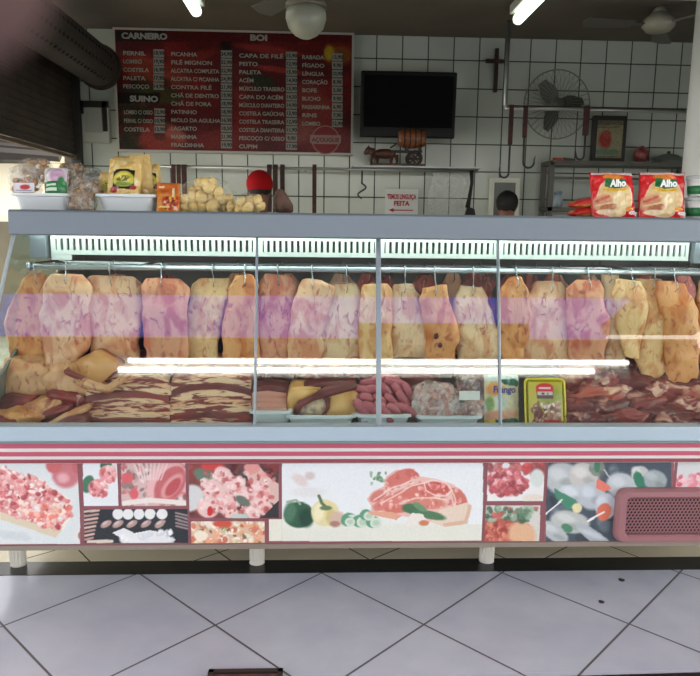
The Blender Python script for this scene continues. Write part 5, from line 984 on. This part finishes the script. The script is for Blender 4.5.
for i, (a, b, c, d, m_, rt_, lb) in enumerate(chunks): lump('beef_chunk', a-5, b-4, c+5, d+4, m_, lb or 'raw dark red beef chunk in the heap at the right end of the case', 'meat', 'beef chunks of the right heap', seed=80+i, rot=rt_, nz=.36, freq=2.1, sq=.8, dep=.05)
for i, (pts, lb) in enumerate(((((574, 399), (580, 405), (588, 409), (600, 405), (612, 402)), 'cream strip of fat curling along the left of the right-hand heap'), (((620, 391), (632, 388), (646, 382), (656, 379)), 'straight pale strip of fat slanting up in the right-hand heap'), (((654, 408), (662, 408), (672, 411), (676, 416)), 'short curved cream strip of fat low in the right-hand heap'))):
    P_ = [W(x, y, deckY(y)-.055) for x, y in pts]; tag(MB().tube(P_, [.003]+[.0075]*(len(P_)-2)+[.003], 8).disp(.003, 30, i).build('fat_strip', mat('cream_fat', (222, 186, 150), .4, c2=(206, 150, 120), scale=40), smooth=True), lb, 'fat strip')
# ------------------------------------------------------------------ things on top of the case
zt = zft; YT = 2.62
def tub(x0, x1, yt, label, Y=YT-.03, dep=.26):
    a, b = W(x0, yt, Y), W(x1, yt, Y); return tray(x0, x1, yt, Y, label, dep, h=a.z-zt-.001, group='white tubs on the case top')
tub(8, 69, 192.5, 'white rectangular tub holding bags at the left end of the case top'); tub(93, 154, 193.5, 'white rectangular tub under the yellow snack packs')
crumb = mat('brown_biscuit', (176, 128, 78), .6, c2=(206, 168, 116), scale=40); darkc = mat('brown_crackling', (130, 98, 64), .6, c2=(190, 158, 112), scale=45, lo=.45, hi=.6); orng = mat('orange_crisp', (196, 126, 52), .6, c2=(168, 96, 36), scale=30)
zi = zt+.02
Bg = lambda *a, **k: bag(*a, **k)
lbag = Bg('snack_bag', 11, 165, 41, 195, YT+.05, 'clear snack bag with a white label, leftmost in the left tub', clear2, .95, orng, .05, 1, nfill=26, fsz=.014)
q0, q1 = W(14, 192, YT-.005), W(34, 183, YT-.005); lbp = Pic(0, 175, 60, 200, 3, (222, 222, 226)); lbp.ell(25, 187, 5, 2.5, (190, 60, 60), 0, .3); lbp.rect(16, 190, 32, 191, (150, 150, 170))
lb_o = MB().span(q0.x, q1.x, YT-.006, YT-.003, q0.z, q1.z).build('label_card', mat('white_label', (226, 222, 212)), lbag); wall_print('label_print', lbp, q0.x, q0.z, q1.x, q1.z, YT-.0072, lbag, 1.5)
Bg('snack_bag', 20, 158, 52, 184, YT+.16, 'clear snack bag standing at the back of the left tub', clear2, 1.1, crumb, .05, 2, nfill=26, fsz=.016)
gp = pic100((196, 194, 192)); gp.ell(60, 30, 42, 34, (226, 224, 228), 0, .1); gp.ell(62, 32, 34, 26, (206, 170, 196), 0, .4); gp.rect(0, 52, 100, 100, (36, 118, 62)); gp.rect(12, 60, 60, 68, (206, 226, 206)); gp.rect(10, 74, 62, 84, (196, 220, 196)); gp.ell(80, 60, 16, 24, (60, 130, 80), 0, .4); gp.grain(6, 2)
pack('green_label_bag', W(42, 196, YT-.02), W(66, 196, YT-.02), W(42, 165, YT+.02), gp, 'bag with a round white and green label, second in the left tub', clear2, .06)
Bg('snack_bag', 58, 163, 88, 188, YT+.12, 'clear bag of brown snacks at the right end of the left tub, behind', clear2, 1.0, darkc, .05, 6, nfill=26, fsz=.015)
Bg('snack_bag', 72, 176, 102, 198, YT+.06, 'bag of brown snacks lying above another between the two tubs', clear2, 1.5, darkc, .05, 7, nfill=34, fsz=.014)
Bg('snack_bag', 68, 189, 96, 214, YT+.0, 'bag of brown snacks standing on the case between the two white tubs', clear2, 1.5, darkc, .045, 8, nfill=44, fsz=.0135, top_z=zt)
Bg('snack_bag', 84, 168, 103, 190, YT+.2, 'small bluish clear bag behind the bags between the tubs', clear, 1.2, mat('pale_blue_snack', (150, 164, 160), .5), .04, 9, nfill=16, fsz=.014)
def ylp(seed, dark=True):
    r = pic100((222, 190, 116)); r.blobs(0, 0, 100, 100, 60, [(232, 204, 140), (206, 168, 92), (236, 214, 160)], (5, 12), seed, al=.6)
    if dark: r.poly([(20, 38), (30, 32), (84, 34), (86, 84), (20, 84)], (28, 28, 20))
    r.ell(52, 58, 33, 20, (196, 190, 60), 0, .15); r.ell(50, 56, 26, 13, (216, 200, 90), 0, .2); r.ell(52, 57, 20, 7, (120, 110, 40), -8, .5); r.blobs(34, 52, 70, 62, 20, [(216, 206, 110), (96, 104, 40)], (2, 4), seed); r.ell(52, 70, 24, 5, (120, 150, 60), 0, .4); r.ell(24, 84, 12, 7, (166, 52, 50), 0, .3); r.ell(82, 78, 10, 6, (166, 60, 54), 0, .3); r.grain(6, 2); return r
yf = filmmat('yellow_film', (224, 192, 112), .9, .3)
ym = mat('yellow_paper_film', (226, 194, 118), .4, c2=(206, 166, 90), scale=14, bump=.4)
pack('snack_pack', W(104, 196, YT), W(138, 196, YT), W(108, 156, YT+.05), ylp(1), 'yellow snack pack with a big oval label, front centre of the right tub', ym, .06)
pack('snack_pack', W(97, 196, YT+.06), W(114, 196, YT+.06), W(98, 170, YT+.09), ylp(2, False), 'low yellow green pack at the left side of the right tub', ym, .05)
pack('snack_pack', W(132, 196, YT+.06), W(153, 196, YT+.06), W(128, 152, YT+.12), ylp(5, False).__class__(0, 0, 100.5, 100.5, 2, (220, 190, 124)), 'plain tall yellow pack leaning right in the right tub', ym, .05)
pack('snack_pack', W(142, 196, YT+.14), W(160, 194, YT+.14), W(140, 163, YT+.18), ylp(6), 'yellow pack with a dark label at the right back of the right tub', ym, .05)
pack('snack_pack', W(106, 190, YT+.16), W(134, 190, YT+.16), W(112, 154, YT+.2), None, 'crumpled yellow pack at the back of the right tub', ym, .05)
r = pic100((214, 128, 36)); r.ell(50, 20, 50, 26, (190, 96, 30), 0, .4); r.rect(70, 18, 80, 52, (226, 206, 160)); r.rect(10, 14, 34, 20, (230, 200, 160)); r.ell(56, 64, 28, 14, (120, 36, 28), 0, .3); r.blobs(30, 52, 96, 92, 50, [(190, 60, 44), (216, 170, 60), (226, 206, 190), (150, 40, 34)], (4, 8), 4); r.rect(8, 84, 60, 90, (232, 206, 120)); r.grain(5, 2)
pack('orange_packet', W(155.5, 211, YT-.02), W(179, 212, YT-.02), W(156, 181, YT+.01), r, 'small orange packet standing on the case right of the yellow packs', mat('orange_film', (206, 120, 40), .3), .035)
# bread balls in bags
bm_ = mat('cheese_bread', (222, 190, 112), .55, c2=(236, 212, 146), scale=22, c3=(206, 164, 84), lo=.35, hi=.6)
def ballbag(x0, x1, ytop, Y, label, spots, seed, gname):
    o = bag('food_bag', x0, ytop, x1, 213, Y, label, filmmat('thin_clear_film', (236, 230, 200), .13, .12), 0, None, .075, seed, top_z=zt, flat=.8, cat='bag'); pr = None; rnd = random.Random(seed)
    for i, (x, y, s_) in enumerate(spots):
        p = W(x, y, Y+rnd.uniform(-.02, .03))
        if pr is None: pr = MB().ball((0, 0, 0), (.024, .021, .019), 3, .22, 1.6, seed).build('cheese_bread_ball', bm_, smooth=True, origin=(0, 0, 0)); b = pr
        else: b = pr.copy(); C.objects.link(b)
        b.location = (p.x, p.y, max(p.z, zt+.017*s_)); b.rotation_euler = (rnd.uniform(0, 3), rnd.uniform(0, 3), rnd.uniform(0, 3)); b.scale = (s_,)*3; tag(b, gname, 'bread ball', 'cheese bread balls: '+label)
sp1 = [(184, 207, 1), (193, 207, 1.1), (203, 207, 1), (213, 206, 1.15), (223, 206, 1.1), (231, 207, .95), (184, 199, .9), (192, 197, 1.1), (201, 198, 1.2), (211, 196, 1.2), (221, 198, 1.05), (229, 199, .9), (193, 190, .95), (201, 189, 1.1), (210, 188, 1.1), (218, 191, .95), (206, 183, 1.0), (199, 183, .9), (212, 182, .8)]
ballbag(178, 236, 178, YT+.04, 'large clear bag heaped with pale cheese bread balls on the case top', sp1, 11, 'pale cheese bread ball inside the larger clear bag on the case top')
sp2 = [(240, 208, .9), (248, 208, .95), (256, 208, .9), (261, 206, .8), (241, 201, .85), (250, 201, .95), (258, 200, .85)]
ballbag(235, 265, 193, YT+.0, 'small clear bag of pale cheese bread balls beside the larger one', sp2, 12, 'pale cheese bread ball inside the smaller clear bag on the case top')
# brown paper bag
a, b = W(272, 213, YT+.12), W(297, 213, YT+.12); cx = (a.x+b.x)/2; m = MB(); b_ = bmesh.new(); bmesh.ops.create_icosphere(b_, subdivisions=4, radius=1); hz = W(284, 189, YT+.12).z-zt
for v in b_.verts:
    p = v.co.copy(); q = Vector([math.copysign(abs(t)**.7, t) for t in p]); t = (q.z+1)/2; w_ = (b.x-a.x)/2*(1-.62*t); k = 1+.16*noise.noise(p*4); v.co = Vector(((q.x*w_-.018*t)*k, q.y*.04*(1-.5*t)*k, q.z*hz/2))
tag(m.bm(b_, Matrix.Translation((cx, YT+.12, zt+hz/2))).build('paper_bag', mat('brown_paper', (112, 84, 70), .6, c2=(82, 56, 46), scale=30, bump=.5), smooth=True), 'crumpled brown paper bag on the case top right of the red cap', 'bag')
# red garlic packets
def alho(seed):
    r = pic100((206, 30, 34)); r.rect(0, 0, 100, 6, (196, 184, 180)); r.ell(52, 58, 44, 44, (236, 200, 176), 0, .04); r.ell(52, 58, 41, 41, (222, 190, 132), 0, .05); r.ell(62, 66, 20, 26, (232, 210, 160), 0, .5); r.rect(30, 4, 70, 14, (222, 120, 40)); r.ell(50, 11, 26, 6, (224, 130, 50), 0, .3)
    r.poly([(0, 16), (24, 16), (10, 50), (0, 60)], (206, 30, 34)); r.ell(20, 70, 24, 18, (206, 150, 110), -15, .3); r.ell(34, 80, 20, 8, (176, 110, 74), -10, .3); r.line([(8, 66), (36, 56)], 6, (196, 96, 76)); r.line([(6, 76), (42, 70)], 3, (226, 196, 150)); r.line([(62, 40), (60, 88)], 1, (214, 180, 120)); r.line([(76, 36), (78, 84)], 1, (214, 180, 120)); r.ell(30, 90, 24, 6, (232, 210, 170), 0, .2)
    r.poly([(31, 14), (82, 16), (80, 33), (60, 37), (28, 34)], (26, 110, 58)); r.poly([(26, 35), (60, 38), (80, 35), (78, 42), (50, 44), (26, 41)], (226, 176, 50)); r.rect(78, 88, 96, 100, (206, 30, 34)); r.ell(86, 82, 10, 4, (236, 150, 50), 0, .3); r.grain(5, 2, seed); return r
red_film = mat('red_film', (190, 28, 30), .25)
for x0, x1, yb_, yt_2, xt, lb in ((594, 637, 217.5, 171, 591, 'red and cream garlic bread packet, left of the two standing on the case top'), (640, 686, 218.5, 171, 641, 'red and cream garlic bread packet, right of the two standing on the case top')):
    A, B, D = W(x0, yb_, YT-.02), W(x1, yb_+.5, YT-.02), W(xt, yt_2, YT+.02); A.z = zt+.001; B.z = zt+.001
    o = pack('garlic_bread_packet', A, B, D, alho(x0), lb, red_film, .035, group='garlic bread packets')
    q = A+(B-A)*.55+(D-A)*.665; mb = MB().text('Alho', 0, 0, 0, .036, 'CENTER', .0018, (B-A).length*.37); mb.xf(Matrix.Translation((q.x, q.y-.0225, q.z)) @ Matrix.Rotation(-.03, 4, 'Y')); mb.build('lettering', mat('white_ink', (240, 240, 236), .5), o, normals=False)
    q = A+(B-A)*.86+(D-A)*.06; mb = MB().text('400g', 0, 0, 0, .018, 'CENTER', .0006, .03); mb.xf(Matrix.Translation((q.x, q.y-.014, q.z))); mb.build('small_lettering', mat('white_ink', (240, 240, 236)), o, normals=False)
for k, (y0_, y1_, lb) in enumerate(((206, 217, 'lower red and yellow packet lying left of the garlic bread packets'), (195, 206, 'upper red and yellow packet lying left of the garlic bread packets'))):
    p0, p1 = W(570, (y0_+y1_)/2, YT+.08), W(600, (y0_+y1_)/2, YT+.08); c, d = W(585, y0_, YT+.08), W(585, y1_, YT+.08); z_ = zt+.02+k*.036
    o = thing('lying_packet', lb, 'package', ((p0.x+p1.x)/2, YT+.08, z_-.018)); mb = MB(); bb = bmesh.new(); bmesh.ops.create_icosphere(bb, subdivisions=4, radius=1)
    for v in bb.verts:
        q = Vector([math.copysign(abs(t)**.6, t) for t in v.co]); e = max(0, -q.x)**2; v.co = Vector((q.x*(p1.x-p0.x)/2, q.y*.07, q.z*.019*(1-.75*e)-.004*e))
    mb.bm(bb, Matrix.Translation(((p0.x+p1.x)/2, YT+.08, z_)) @ Matrix.Rotation(-.06-.06*k, 4, 'Y')); mb.build('pouch', mat('red_yellow_film', (196, 34, 34), .3, c2=(226, 196, 90), scale=9, lo=.5, hi=.54, stretch=(.6, 1, 5)), o, True)
for k, (lb, yy) in enumerate((('lower white tub with a green label at the right end of the case top', 0), ('upper white tub with a green label, stacked at the right end of the case top', 1))):
    q = W(703, 200, YT+.02); h_ = .078; z_ = zt+k*(h_+.004)+.0005; o = thing('white_tub', lb, 'tub', (q.x, YT+.03, z_)); R_ = .058
    mb = MB().lathe([(0, 0), (R_*.86, 0), (R_, h_-.012), (0, h_-.012)], (q.x, YT+.03, z_), 28); mb.build('pot', mat('white_pot', (226, 228, 222), .35), o, True); MB().lathe([(0, h_-.013), (R_+.003, h_-.013), (R_+.003, h_), (0, h_)], (q.x, YT+.03, z_), 28).build('lid', mat('clear_lid', (196, 204, 200), .2), o, True)
    MB().lathe([(R_*.885, .008), (R_*.89+.001, .008), (R_*.945+.001, .04), (R_*.935, .04)], (q.x, YT+.03, z_), 28).build('label_band', mat('green_label', (40, 116, 66), .4), o, True)
# ------------------------------------------------------------------ people behind the case
def person(label, x, y, height, shirt, skin, hairc, face_dir, cap=None, lean=0.0):
    k = height/1.75; o = thing('person', label, 'person', (x, y, 0)); 
    J = {'pel': (0, 0, .95, .13), 'wst': (0, -.01, 1.08, .125), 'chs': (0, 0, 1.28, .15), 'nk0': (0, .01, 1.43, .07), 'nk': (0, .008, 1.5, .048), 'hd0': (0, -.012, 1.575, .058), 'hd1': (0, -.005, 1.645, .078), 'hd2': (0, 0, 1.69, .062)}
    E_ = [('pel', 'wst'), ('wst', 'chs'), ('chs', 'nk0'), ('nk0', 'nk'), ('nk', 'hd0'), ('hd0', 'hd1'), ('hd1', 'hd2')]
    for s_, n_ in ((-1, 'l'), (1, 'r')):
        J.update({'sh'+n_: (s_*.18, 0, 1.4, .06), 'el'+n_: (s_*.25, -.04, 1.14, .042), 'wr'+n_: (s_*.2, -.26, 1.05, .03), 'pa'+n_: (s_*.18, -.33, 1.04, .032), 'hp'+n_: (s_*.09, 0, .88, .09), 'kn'+n_: (s_*.1, -.02, .5, .062), 'an'+n_: (s_*.1, .02, .1, .042), 'to'+n_: (s_*.11, -.12, .035, .035)})
        E_ += [('chs', 'sh'+n_), ('sh'+n_, 'el'+n_), ('el'+n_, 'wr'+n_), ('wr'+n_, 'pa'+n_), ('pel', 'hp'+n_), ('hp'+n_, 'kn'+n_), ('kn'+n_, 'an'+n_), ('an'+n_, 'to'+n_)]
        for f, (dx, ln) in enumerate(((-.024, .055), (-.008, .065), (.008, .06), (.022, .048))):
            a_, b2 = 'f%d%s' % (f, n_), 'g%d%s' % (f, n_); J[a_] = (s_*.18+dx, -.365, 1.035, .0095); J[b2] = (s_*.18+dx*1.2, -.365-ln*.7, 1.012, .008); E_ += [('pa'+n_, a_), (a_, b2)]
        J['th'+n_] = (s_*.18-s_*.045, -.33, 1.03, .0105); J['ti'+n_] = (s_*.18-s_*.055, -.37, 1.02, .009); E_ += [('pa'+n_, 'th'+n_), ('th'+n_, 'ti'+n_)]
    names = list(J)
    def skin_mesh(name, keep, grow, m, sub=2):
        ks = [n for n in names if n in keep]; me = bpy.data.meshes.new(name)
        me.from_pydata([(J[n][0]*k, J[n][1]*k, J[n][2]*k) for n in ks], [(ks.index(a), ks.index(b)) for a, b in E_ if a in ks and b in ks], []); ob = bpy.data.objects.new(name, me); C.objects.link(ob)
        md = ob.modifiers.new('s', 'SKIN'); 
        for v, n in zip(me.skin_vertices[0].data, ks): rr = J[n][3]*k+grow; v.radius = (rr, rr*(.78 if n in ('chs', 'wst', 'pel') else 1)); v.use_root = (n == ks[0])
        sb = ob.modifiers.new('d', 'SUBSURF'); sb.levels = sb.render_levels = sub; bpy.context.view_layer.update()
        dg_ = bpy.context.evaluated_depsgraph_get(); m2 = bpy.data.meshes.new_from_object(ob.evaluated_get(dg_)); vs = [tuple(v.co) for v in m2.vertices]; fs = [tuple(p.vertices) for p in m2.polygons]; bpy.data.objects.remove(ob); return vs, fs
    vs, fs = skin_mesh('b', names, 0, None); mb = MB()
    # face: nose, chin, ears grown out of the head surface
    out = []
    for v in vs:
        v = Vector(v); h = Vector((0, -.09*k, 1.615*k)); d = (v-h).length
        if v.z > 1.52*k and v.y < -.03*k: v.y -= .022*k*math.exp(-((v.x/.012/k)**2+((v.z-1.61*k)/.018/k)**2)); v.y += .006*k*math.exp(-(((abs(v.x)-.03*k)/.014/k)**2+((v.z-1.635*k)/.01/k)**2))
        if v.z > 1.55*k and abs(v.x) > .06*k: v.x += math.copysign(.012*k, v.x)*math.exp(-(((v.y-.0)/.014/k)**2+((v.z-1.62*k)/.022/k)**2))
        out.append(v)
    R_ = Matrix.Rotation(face_dir, 4, 'Z'); T_ = Matrix.Translation((x, y, 0)) @ R_
    mb.add(out, fs); mb.xf(T_); mb.build('body', skin, o, True)
    K = lambda *p: tuple(c*k for c in p)
    m = MB().tube([K(0, 0, .82), K(0, 0, .95), K(0, -.005, 1.08), K(0, 0, 1.22), K(0, 0, 1.34), K(0, 0, 1.42), K(0, .003, 1.465), K(0, .003, 1.48)], [v*k for v in (.178, .172, .163, .182, .196, .178, .11, .072)], 28, flat=.7)
    for s_ in (-1, 1): m.tube([K(s_*.12, 0, 1.42), K(s_*.19, 0, 1.4), K(s_*.23, -.02, 1.26), K(s_*.252, -.035, 1.17)], [v*k for v in (.06, .076, .07, .066)], 16)
    m.xf(T_).build('shirt', shirt, o, True)
    m = MB().tube([K(0, 0, .84), K(0, 0, .96)], [.162*k, .165*k], 24, flat=.72)
    for s_ in (-1, 1): m.tube([K(s_*.075, 0, .92), K(s_*.09, 0, .8), K(s_*.1, -.015, .5), K(s_*.1, .015, .12), K(s_*.1, .015, .06)], [v*k for v in (.09, .1, .08, .068, .07)], 18)
    m.xf(T_).build('trousers', mat('dark_trousers', (40, 44, 52), .8), o, True)
    hb = MB(); bb = bmesh.new(); bmesh.ops.create_icosphere(bb, subdivisions=4, radius=1)
    for v in list(bb.verts):
        if v.co.z < -.75+(1.0 if v.co.y < -.25 else 0): bb.verts.remove(v)
    hb.bm(bb, Matrix.Translation((0, .008*k, 1.665*k)) @ Matrix.Diagonal((.081*k, .098*k, .087*k, 1))); hb.disp(.003, 30); hb.xf(T_); hb.build('hair', hairc, o, True)
    for s_ in (-1, 1): MB().ball((s_*.03*k, -.07*k, 1.636*k), .009*k, 2).xf(T_).build('eye', mat('eye_white', (200, 196, 190), .3), o, True)
    MB().tube([(-.022*k, -.082*k, 1.575*k), (0, -.09*k, 1.572*k), (.022*k, -.082*k, 1.575*k)], .004*k, 6).xf(T_).build('mouth', mat('lip_brown', (120, 66, 56), .5), o, True)
    if cap:
        cb = MB(); bb = bmesh.new(); bmesh.ops.create_icosphere(bb, subdivisions=4, radius=1)
        for v in list(bb.verts):
            if v.co.z < -.5+(.5 if v.co.y < -.2 else 0): bb.verts.remove(v)
        cb.bm(bb, Matrix.Translation((0, .006*k, 1.67*k)) @ Matrix.Diagonal((.086*k, .104*k, .09*k, 1)))
        cb.xf(T_); cb.build('cap', cap, o, True)
    return o
skn = mat('brown_skin', (132, 84, 62), .5); hr_ = mat('black_hair', (18, 15, 14), .7)
y1 = 4.45; q = W(259.5, 169.5, y1); person('person in a bright red cap behind the case, near the bread ball bags', q.x, y1, q.z/1.762*1.75, mat('white_uniform', (206, 206, 200), .8), skn, hr_, math.radians(186), mat('bright_red_cap', (158, 18, 22), .85, spec=.15))
y2 = 4.75; q = W(507.5, 190.5, y2); person('person with short dark hair behind the case, before the white framed panel', q.x, y2, q.z/1.752*1.75, mat('white_uniform', (206, 206, 200)), skn, hr_, math.radians(172))
# ------------------------------------------------------------------ pavement details
p0, p1 = WZ(209, 669.5, .012), WZ(283, 669.5, .012); dr = thing('drain_cover', 'dark brown metal drain cover cut by the bottom edge of the picture', 'drain cover', ((p0.x+p1.x)/2, p0.y-.12, 0)); ya_, yb_ = p0.y-.24, p0.y
m = MB().span(p0.x, p1.x, yb_-.016, yb_, 0, .014).span(p0.x, p1.x, ya_, ya_+.016, 0, .014).span(p0.x, p0.x+.016, ya_, yb_, 0, .014).span(p1.x-.016, p1.x, ya_, yb_, 0, .014); m.build('rim', mat('rim_black_brown', (40, 26, 22), .6), dr); m = MB()
for k in range(9): m.span(p0.x+.016, p1.x-.016, yb_-.036-k*.024, yb_-.022-k*.024, .002, .011)
m.build('slat', mat('rusty_brown_plate', (92, 58, 46), .6, c2=(70, 42, 34), scale=30), dr); MB().span(p0.x+.01, p1.x-.01, ya_+.01, yb_-.01, 0, .004).build('plate', mat('rusty_brown_plate', (0, 0, 0)), dr)
e = WZ(600, 674.5, 0); struct('trim_2', MB().add([(e.x-.35, e.y-.012, .0015), (2.6, e.y+.03, .0015), (2.6, e.y-.2, .0015), (e.x-.35, e.y-.2, .0015), (e.x-.35, e.y-.012, -.01), (2.6, e.y+.03, -.01), (2.6, e.y-.2, -.01), (e.x-.35, e.y-.2, -.01)], [(0, 1, 2, 3), (7, 6, 5, 4), (0, 4, 5, 1), (1, 5, 6, 2), (2, 6, 7, 3), (3, 7, 4, 0)]), granite)
for px, py, r_, lb in ((621.5, 580, .008, 'dark spot of chewing gum on the tile near the right case edge'), (601.5, 602, .007, 'small dark red-brown spot on the tile before the grille')):
    q = WZ(px, py, 0); tag(MB().ball((q.x, q.y, .001), (r_*1.4, r_*1.6, .0025), 3, .3, 2, 3).build('floor_spot', mat('dark_spot', (50, 38, 38), .6)), lb, 'spot')
# ------------------------------------------------------------------ photographer's fingertip at the lens
d = ray(-66, -54).normalized(); tip = Vector((0, 0, H))+d*.062; ax = (R3 @ Vector((-.75, .55, -.25))).normalized(); rf = .0082
pts, rs = [], []
for k in range(7): a = k/6*PI/2; pts.append(tip-ax*rf*.9*math.cos(a)); rs.append(max(.0006, rf*math.sin(a)))
for t, r_ in ((.012, 1.02), (.022, 1.0), (.026, 1.06), (.036, 1.0), (.05, 1.08)): pts.append(tip+ax*t); rs.append(rf*r_)
fo = thing('fingertip', 'blurred fingertip of the photographer over the top left corner', 'finger', tip); MB().tube(pts, rs, 24).build('finger', mat('finger_skin', (76, 52, 48), .6), fo, True)
nd = (R3 @ Vector((.1, .5, -.9))).normalized(); m = MB(); m.ball((0, 0, 0), (.0062, .0075, .0022), 3); zax = nd; xax = ax.cross(zax).normalized(); yax = zax.cross(xax); mm = Matrix((xax, yax, zax)).transposed().to_4x4(); mm.translation = tip+ax*.003+nd*rf*.82; m.xf(mm).build('fingernail', mat('nail_pink', (130, 90, 84), .4), fo, True)
# ------------------------------------------------------------------ street side that the glass mirrors
PX0, PX1 = -5.0, 3.45
struct('ceiling', MB().span(PX0, 4.6, -1.85, 2.6, 2.86, 2.98), mat('porch_soffit', (150, 142, 132), .8))
tint = bpy.data.materials.new('blue_sky_tint'); tint.use_nodes = True; nt = tint.node_tree; nt.nodes.clear(); o_ = nt.nodes.new('ShaderNodeOutputMaterial'); t_ = nt.nodes.new('ShaderNodeBsdfTransparent'); t_.inputs[0].default_value = (.16, .17, .62, 1); nt.links.new(t_.outputs[0], o_.inputs[0])  # clear tint that colours the sky mirrored in the case glass
aw = thing('reflection_awning', 'unseen awning added behind the camera, mirrored in the case glass as a blue band', 'awning', (0, -3, 2.7))  # unseen awning, added to shape what the glass mirrors
MB().add([(PX0, -2.99, 2.787), (PX1, -2.99, 2.787), (PX1, -1.85, 2.93), (PX0, -1.85, 2.93)], [(0, 1, 2, 3)]).build('blue_tint_sheet', tint, aw); MB().span(.42, 2.4, -2.62, -2.6, 2.62, 2.835).build('band_blocker_board', mat('awning_beam', (0, 0, 0)), aw)  # sheet added to tint the mirrored sky, board added to block part of it
MB().span(PX1, 4.6, -3.05, -1.85, 2.86, 2.98).span(PX0, 4.6, -3.1, -3.0, 2.52, 2.775).build('beam', mat('awning_beam', (90, 84, 84), .7), aw)
MB().span(PX0, 4.6, -3.02, -2.985, 2.775, 2.787).build('pale_edge_strip', mat('pale_edge', (232, 222, 200), .6), aw)
for x in (PX0+.1, 4.5): MB().span(x-.05, x+.05, -3.1, -3.0, -.1, 2.6).build('post', mat('awning_beam', (0, 0, 0)), aw)
lb_ = thing('twin_tube_lamp', 'long twin tube lamp under the awning, mirrored as two white bars across the case glass', 'lamp', (.65, -2.95, 2.3))
te = emis('awning_tube_light', (255, 255, 248), 14)
MB().tube([(-2.25, -2.95, 2.476), (3.68, -2.95, 2.476)], .032, 12).build('tube', te, lb_, True); MB().tube([(-2.35, -2.95, 2.365), (3.25, -2.95, 2.365)], .038, 12).build('tube', te, lb_, True)
MB().span(-2.4, 3.7, -3.0, -2.985, 2.29, 2.53).build('housing', mat('white_enamel', (0, 0, 0)), lb_)
ff = thing('street_building', 'pale building across the street behind the camera', 'building', (0, -13, -.1))
MB().span(-11, 11, -13.3, -12, -.1, 5.55).build('wall', mat('street_facade', (84, 80, 76), .9, c2=(70, 66, 64), scale=.6), ff)
for x in (-9, -4.5, 0, 4.5, 9): MB().span(x-1, x+1, -12.03, -11.98, 0, 2.6).build('shop_door', mat('dark_door', (70, 72, 78), .5), ff)
# ------------------------------------------------------------------ light
w = bpy.data.worlds.new('sky'); S.world = w; w.use_nodes = True; bg = w.node_tree.nodes['Background']
tcw = w.node_tree.nodes.new('ShaderNodeTexCoord'); nzw = w.node_tree.nodes.new('ShaderNodeTexNoise'); nzw.inputs['Scale'].default_value = 2; rpw = w.node_tree.nodes.new('ShaderNodeValToRGB')
rpw.color_ramp.elements[0].color = (1, .985, .95, 1); rpw.color_ramp.elements[1].color = (1, 1, .985, 1); rpw.color_ramp.elements[0].position = .3; rpw.color_ramp.elements[1].position = .7
w.node_tree.links.new(tcw.outputs['Generated'], nzw.inputs['Vector']); w.node_tree.links.new(nzw.outputs[0], rpw.inputs[0]); w.node_tree.links.new(rpw.outputs[0], bg.inputs[0]); bg.inputs[1].default_value = 5.5
S.view_settings.view_transform = 'Standard'; S.view_settings.look = 'None'; S.view_settings.gamma = 1; S.view_settings.use_curve_mapping = False
S.view_settings.exposure = 0
S.cycles.max_bounces = 10; S.cycles.transparent_max_bounces = 24; S.cycles.diffuse_bounces = 5; S.cycles.glossy_bounces = 4
S.cycles.use_denoising = True
